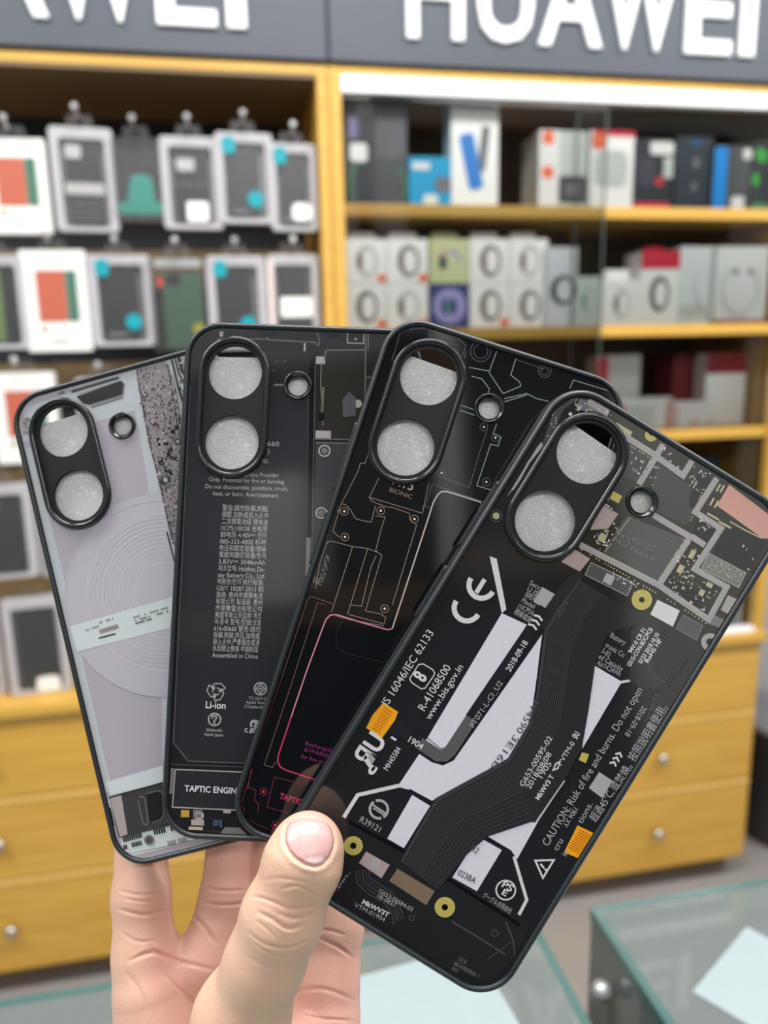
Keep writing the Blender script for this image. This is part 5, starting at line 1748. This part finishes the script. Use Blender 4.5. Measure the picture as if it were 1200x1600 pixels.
INDEX = [(P(512, 1530, 256), 10.2), (P(523, 1450, 262), 9.4), (P(535, 1300, 277), 9.0), (P(548, 1150, 282), 8.3), (P(556, 1040, 281), 7.8), (P(560, 960, 279), 6.9)]
PALM = [[(P(226, 1490, 258), 9.8), (P(258, 1700, 256), 13.5), (P(330, 1930, 258), 17)],
        [(P(330, 1500, 263), 10.4), (P(335, 1700, 264), 13.0), (P(375, 1930, 260), 17)],
        [(P(430, 1510, 263), 10.2), (P(425, 1700, 264), 12.5), (P(420, 1930, 260), 17)],
        [(P(512, 1530, 256), 9.6), (P(503, 1700, 259), 12.5), (P(465, 1930, 258), 17)]]
HYPO = [(P(232, 1560, 252), 9.0), (P(262, 1720, 247), 15.0), (P(325, 1900, 250), 17)]
THEN = [(P(515, 1600, 249), 8.5), (P(470, 1690, 240), 15.0), (P(400, 1820, 242), 19)]
WRIST = [(P(330, 1930, 256), 18), (P(330, 2060, 250), 19), (P(330, 2250, 236), 22)]
WRIST2 = [(P(460, 1930, 256), 18), (P(450, 2060, 250), 19), (P(445, 2250, 236), 22)]


def hand_sdf(p):
    d = None
    for ch in PALM:
        s = chain(p, ch, 4)
        d = s if d is None else smin(d, s, 9)
    d = smin(d, chain(p, HYPO, 5), 9)
    d = smin(d, chain(p, WRIST, 5), 12)
    d = smin(d, chain(p, WRIST2, 5), 12)
    d = smin(d, chain(p, THEN, 5), 8)
    f = None
    for ch in (PINKY, RING, MIDDLE, INDEX):
        s = chain(p, ch, 3)
        f = s if f is None else np.minimum(f, s)
    d = smin(d, f, 3.5)
    d = smin(d, chain(p, THUMB, 5), 7)
    return d


STEP = 0.8
lo = np.array([-118.0, 22.0, 186.0])
hi = np.array([12.0, 262.0, 300.0])
ax = [np.arange(lo[i], hi[i], STEP, dtype=np.float32) for i in range(3)]
shape = tuple(len(a) for a in ax)
vol = np.empty(shape, dtype=np.float32)
for i0 in range(0, shape[0], 16):
    gx = ax[0][i0:i0 + 16]
    pp = np.stack(np.meshgrid(gx, ax[1], ax[2], indexing='ij'), -1)
    vol[i0:i0 + 16] = hand_sdf(pp)


def surface_nets(v, lo, step):
    ins = v < 0
    nx, ny, nz = v.shape
    acc = np.zeros((nx - 1, ny - 1, nz - 1, 3), dtype=np.float32)
    cnt = np.zeros((nx - 1, ny - 1, nz - 1), dtype=np.int32)
    cor = [(a, b, c) for a in (0, 1) for b in (0, 1) for c in (0, 1)]

    def sub(arr, o):
        return arr[o[0]:nx - 1 + o[0], o[1]:ny - 1 + o[1], o[2]:nz - 1 + o[2]]
    for o in cor:
        for d in range(3):
            if o[d]:
                continue
            q = list(o)
            q[d] = 1
            a, b = sub(v, o), sub(v, q)
            cr = sub(ins, o) != sub(ins, q)
            idx = np.nonzero(cr)
            t = a[idx] / (a[idx] - b[idx])
            for k in range(3):
                acc[idx + (np.full(len(t), k),)] += o[k] + (t if k == d else 0)
            cnt[idx] += 1
    act = np.nonzero(cnt)
    num = np.full(cnt.shape, -1, dtype=np.int64)
    num[act] = np.arange(len(act[0]))
    verts = (np.stack(act, -1) + acc[act] / cnt[act][:, None]) * step + lo
    faces = []
    for d in range(3):
        e1, e2 = [(1, 2), (2, 0), (0, 1)][d]
        s0 = [slice(1, n - 1) for n in v.shape]
        s1 = list(s0)
        s0[d] = slice(0, v.shape[d] - 1)
        s1[d] = slice(1, v.shape[d])
        a, b = ins[tuple(s0)], ins[tuple(s1)]
        for flip in (False, True):
            idx = np.nonzero((a & ~b) if not flip else (~a & b))
            base = [idx[k] + (0 if k == d else 1) for k in range(3)]

            def cell(o1, o2):
                c = [base[0].copy(), base[1].copy(), base[2].copy()]
                c[e1] = c[e1] - o1
                c[e2] = c[e2] - o2
                return num[c[0], c[1], c[2]]
            q = np.stack([cell(1, 1), cell(0, 1), cell(0, 0), cell(1, 0)], -1)
            faces.append(q[:, ::-1] if flip else q)
    return verts, np.concatenate(faces)


hv, hf = surface_nets(vol, lo, STEP)
del vol


def hgrad(p):
    e = 0.4
    g = np.stack([hand_sdf(p + np.eye(3, dtype=np.float32)[k] * e) - hand_sdf(p - np.eye(3, dtype=np.float32)[k] * e) for k in range(3)], -1)
    return g / (np.linalg.norm(g, axis=1, keepdims=True) + 1e-9)


def refine(v, q):
    """split every quad into four"""
    e = np.concatenate([np.sort(q[:, [i, (i + 1) % 4]], 1) for i in range(4)])
    ue, inv = np.unique(e, axis=0, return_inverse=True)
    inv = inv.reshape(-1)
    n0, nq = len(v), len(q)
    em = n0 + inv.reshape(4, nq)
    fc = n0 + len(ue) + np.arange(nq)
    nv_ = np.concatenate([v, v[ue].mean(1), v[q].mean(1)])
    nf_ = np.concatenate([np.stack([q[:, i], em[i], fc, em[(i + 3) % 4]], 1) for i in range(4)])
    return nv_, nf_


hv, hf = refine(hv, hf)
hv = hv.astype(np.float32)
hn = hgrad(hv)
hv = hv - hn * hand_sdf(hv)[:, None]          # snap to the exact surface
px_ = hv[:, 0] / hv[:, 2] * F + 600
py_ = hv[:, 1] / hv[:, 2] * F + 800
front = np.clip(-(hn[:, 2]) * 2, 0, 1)
is_thumb = chain(hv, THUMB, 5) < 1.2
deep = hv[:, 2]


def pline(pts):
    """distance in pixels of every vertex from a polyline in the photograph, and the run 0..1 along it"""
    best = np.full(len(hv), 1e9)
    run = np.zeros(len(hv))
    pts = [np.array(p, float) for p in pts]
    n = len(pts) - 1
    for i, (a, b) in enumerate(zip(pts[:-1], pts[1:])):
        ab = b - a
        t = np.clip(((px_ - a[0]) * ab[0] + (py_ - a[1]) * ab[1]) / (ab @ ab), 0, 1)
        d = np.hypot(px_ - a[0] - t * ab[0], py_ - a[1] - t * ab[1])
        m = d < best
        best[m] = d[m]
        run[m] = ((i + t) / n)[m]
    return best, run


disp = np.zeros(len(hv))


def smooth_line(pts, n=6):
    p = [np.array(q, float) for q in pts]
    p = [2 * p[0] - p[1]] + p + [2 * p[-1] - p[-2]]
    out = []
    for i in range(1, len(p) - 2):
        for k in range(n):
            t = k / n
            out.append(0.5 * (2 * p[i] + (p[i + 1] - p[i - 1]) * t + (2 * p[i - 1] - 5 * p[i] + 4 * p[i + 1] - p[i + 2]) * t * t + (3 * p[i] - p[i - 1] - 3 * p[i + 1] + p[i + 2]) * t ** 3))
    return out + [p[-2]]


def crease(pts, depth, w, thumb):
    pts = smooth_line(pts)
    d, r = pline(pts)
    fade = np.clip(np.minimum(r, 1 - r) * 5, 0, 1) * 0.8 + 0.2
    w = w * 0.62
    depth = depth * 0.85
    k = depth * np.exp(-(d / w) ** 2) * fade - 0.15 * depth * np.exp(-((d - 2.2 * w) / (1.3 * w)) ** 2) * fade
    disp[:] += k * front * (is_thumb if thumb else ~is_thumb)


def Q(x, y):          # point of the enlarged hand detail -> photograph pixel
    return (150 + x / 2.553, 1200 + y / 2.553)


for pts, dp, w in (([Q(620, 512), Q(665, 520), Q(720, 540), Q(760, 560)], .55, 4), ([Q(640, 572), Q(700, 600), Q(765, 640), Q(830, 625)], .65, 4.5),
                   ([Q(600, 650), Q(670, 700), Q(760, 718), Q(850, 690)], .5, 4), ([Q(740, 482), Q(800, 470), Q(870, 505)], .45, 3.6),
                   ([Q(760, 560), Q(820, 560), Q(880, 545)], .4, 3.6), ([Q(720, 580), Q(800, 600), Q(880, 580)], .35, 3.4), ([Q(650, 450), Q(740, 440), Q(850, 460)], .25, 4),
                   ([Q(620, 690), Q(700, 745), Q(800, 760)], .3, 4), ([Q(580, 740), Q(700, 800), Q(800, 800)], .2, 5), ([Q(640, 610), Q(680, 640), Q(720, 680)], .3, 3.4)):
    crease(pts, dp, w, True)
for pts, dp, w in (([Q(90, 490), Q(180, 505), Q(290, 488)], .4, 3.5), ([Q(100, 520), Q(190, 532), Q(295, 520)], .3, 3.2), ([Q(80, 560), Q(190, 585), Q(300, 560)], .55, 4.5),
                   ([Q(365, 575), Q(420, 620), Q(480, 700)], .7, 5), ([Q(130, 770), Q(230, 735), Q(330, 770), Q(470, 805)], .7, 5), ([Q(200, 700), Q(290, 770), Q(340, 790)], .4, 4),
                   ([Q(250, 800), Q(350, 900), Q(420, 960)], .4, 5), ([Q(860, 665), Q(920, 690), Q(970, 715), Q(1020, 755)], .7, 4.5), ([Q(860, 640), Q(940, 650), Q(1000, 670)], .35, 4),
                   ([Q(770, 900), Q(900, 880), Q(1040, 930)], .35, 5), ([Q(790, 980), Q(900, 1000), Q(1060, 1010)], .45, 4), ([Q(430, 540), Q(520, 545), Q(600, 540)], .5, 4),
                   ([Q(440, 480), Q(520, 490), Q(600, 485)], .35, 3.5), ([Q(110, 800), Q(180, 900), Q(200, 1000)], .3, 6), ([Q(95, 650), Q(160, 690), Q(240, 690)], .3, 4)):
    crease(pts, dp, w, False)
# nail bed: a shallow groove round the nail
NAIL = [(449, 1290), (455, 1283), (470, 1279), (486, 1279), (502, 1282), (513, 1287), (519, 1298), (522, 1312), (520, 1326), (513, 1340), (503, 1350), (492, 1353), (478, 1349),
        (463, 1340), (452, 1328), (446, 1315), (446, 1301)]
dn, _ = pline(NAIL + NAIL[:1])
disp += front * is_thumb * (0.55 * np.exp(-(dn / 4.0) ** 2) - 0.35 * np.exp(-((dn - 8) / 5.0) ** 2) * (np.hypot(px_ - 484, py_ - 1316) > 38))
view = hv / np.linalg.norm(hv, axis=1, keepdims=True)
hv2 = hv + view * disp[:, None]
blush = np.clip(disp, 0, 0.5) * 0.5
blush += 0.9 * np.exp(-(((px_ - 482) / 46) ** 2 + ((py_ - 1284) / 26) ** 2)) * is_thumb
blush += np.where(is_thumb, 0.10, 0.0) + 0.22 * np.exp(-(((px_ - 445) / 45) ** 2 + ((py_ - 1425) / 40) ** 2)) * is_thumb
tm = np.clip(chain(hv, THUMB, 5) / 9.0, 0, 1)
blush += np.where(is_thumb, 0, tm * (0.55 + 0.35 * np.exp(-(((px_ - 320) / 70) ** 2 + ((py_ - 1500) / 40) ** 2)) + 0.45 * np.exp(-(((px_ - 520) / 55) ** 2 + ((py_ - 1560) / 90) ** 2))
                  + 0.35 * np.exp(-(((px_ - 365) / 60) ** 2 + ((py_ - 1360) / 70) ** 2)) - 0.25 * np.exp(-(((px_ - 195) / 26) ** 2 + ((py_ - 1520) / 120) ** 2))))
blush = np.clip(blush, 0, 1)
wv = (hv2 / 1000.0) @ M + CAM
base = (P(400, 2100, 250) / 1000.0) @ M + CAM

sk = bpy.data.materials.new('skin')
sk.use_nodes = True
nt = sk.node_tree
bs = nt.nodes['Principled BSDF']
at = nt.nodes.new('ShaderNodeAttribute')
at.attribute_name = 'blush'
mx = nt.nodes.new('ShaderNodeMix')
mx.data_type = 'RGBA'
mx.inputs[6].default_value = (0.56, 0.37, 0.26, 1)
mx.inputs[7].default_value = (0.57, 0.30, 0.25, 1)
tc = nt.nodes.new('ShaderNodeTexCoord')
n1 = nt.nodes.new('ShaderNodeTexNoise')
n1.inputs['Scale'].default_value = 90
n1.inputs['Detail'].default_value = 5
ad = nt.nodes.new('ShaderNodeMath')
ad.operation = 'MULTIPLY_ADD'
ad.inputs[1].default_value = 0.5
sb = nt.nodes.new('ShaderNodeMath')
sb.operation = 'ADD'
sb.inputs[1].default_value = -0.25
nt.links.new(tc.outputs['Object'], n1.inputs['Vector'])
nt.links.new(n1.outputs['Fac'], ad.inputs[0])
nt.links.new(at.outputs['Fac'], ad.inputs[2])
nt.links.new(ad.outputs[0], sb.inputs[0])
sb.use_clamp = True
nt.links.new(sb.outputs[0], mx.inputs[0])
nt.links.new(mx.outputs[2], bs.inputs['Base Color'])
bs.inputs['Roughness'].default_value = 0.48
bs.inputs['Specular IOR Level'].default_value = 0.4
bs.inputs['Subsurface Weight'].default_value = 0.12
bs.inputs['Subsurface Radius'].default_value = (1.0, 0.35, 0.2)
bs.inputs['Subsurface Scale'].default_value = 0.003
n2 = nt.nodes.new('ShaderNodeTexVoronoi')
n2.inputs['Scale'].default_value = 1400
n3 = nt.nodes.new('ShaderNodeTexNoise')
n3.inputs['Scale'].default_value = 500
n3.inputs['Detail'].default_value = 6
ma = nt.nodes.new('ShaderNodeMath')
ma.operation = 'ADD'
bp = nt.nodes.new('ShaderNodeBump')
bp.inputs['Strength'].default_value = 0.25
bp.inputs['Distance'].default_value = 0.0002
nt.links.new(tc.outputs['Object'], n2.inputs['Vector'])
nt.links.new(tc.outputs['Object'], n3.inputs['Vector'])
nt.links.new(n2.outputs['Distance'], ma.inputs[0])
nt.links.new(n3.outputs['Fac'], ma.inputs[1])
nt.links.new(ma.outputs[0], bp.inputs['Height'])
nt.links.new(bp.outputs['Normal'], bs.inputs['Normal'])

person = empty('person', tuple(base))
tag(person, 'bare left hand holding the fan of phone cases, thumb on top, palm showing', 'person')
me = bpy.data.meshes.new('hand')
me.from_pydata((wv - base).tolist(), [], hf.tolist())
me.materials.append(sk)
me.polygons.foreach_set('use_smooth', [True] * len(me.polygons))
a_ = me.attributes.new('blush', 'FLOAT', 'POINT')
a_.data.foreach_set('value', blush.astype(np.float32))
me.update()
ho = bpy.data.objects.new('hand', me)
COL.objects.link(ho)
ho.parent = person

# thumbnail: a curved plate fitted to the fingertip
nc = np.mean(np.array(NAIL, float), 0)
NAIL = [tuple(np.array(NAIL[i]) + (np.array(NAIL[(i + 1) % len(NAIL)]) - np.array(NAIL[i])) * k / 4) for i in range(len(NAIL)) for k in range(4)]
rings_ = []
for s in (1.0, .95, .9, .84, .78, .72, .66, .6, .54, .48, .42, .36, .3, .2, .1):
    rings_.append([tuple(nc + (np.array(q) - nc) * s) for q in NAIL])
pts2 = [p for r in rings_ for p in r] + [tuple(nc)]
rays = np.array([((x - 600) / F, (y - 800) / F, 1.0) for x, y in pts2], dtype=np.float32)
tt = np.full(len(rays), 180.0, dtype=np.float32)
for _ in range(60):
    tt += hand_sdf(rays * tt[:, None]) * 0.8
X = np.array(pts2) - nc
Af = np.stack([np.ones(len(X)), X[:, 0], X[:, 1], X[:, 0] ** 2, X[:, 1] ** 2, X[:, 0] * X[:, 1]], -1)
cf = np.linalg.lstsq(Af, tt, rcond=None)[0]
fit = Af @ cf
n = len(NAIL)
zz = np.minimum(fit, tt) - 0.30
zz[:n] = np.maximum(fit[:n], tt[:n]) + 0.25
zz[n:2 * n] = tt[n:2 * n] - 0.15
nv = (rays * zz[:, None] / 1000.0) @ M + CAM - base
nf, nm = [], []
NR = len(rings_)
for k in range(NR - 1):
    for i in range(n):
        nf.append((k * n + i, k * n + (i + 1) % n, (k + 1) * n + (i + 1) % n, (k + 1) * n + i))
for i in range(n):
    nf.append(((NR - 1) * n + i, (NR - 1) * n + (i + 1) % n, NR * n))
for f in nf:
    c = np.mean([pts2[i] for i in f], 0)
    nm.append(1 if np.hypot((c[0] - 494) / 26, (c[1] - 1362) / 24) < 1 else 0)
mb = MB()
mb.v = [tuple(v) for v in nv]
mb.f = [list(f) for f in nf]
mb.m = nm
mb.sm = [True] * len(nf)
no = mb.build('thumbnail', [mat('nail_pink', (0.50, 0.285, 0.275), 0.33, noise=0.06, nscale=150), mat('nail_half_moon', (0.58, 0.43, 0.42), 0.33, noise=0.04, nscale=150)], person)
sd = no.modifiers.new('thickness', 'SOLIDIFY')
sd.thickness = 0.0004
sd.offset = -1
no['label'] = 'pinkish thumbnail with pale half moon'
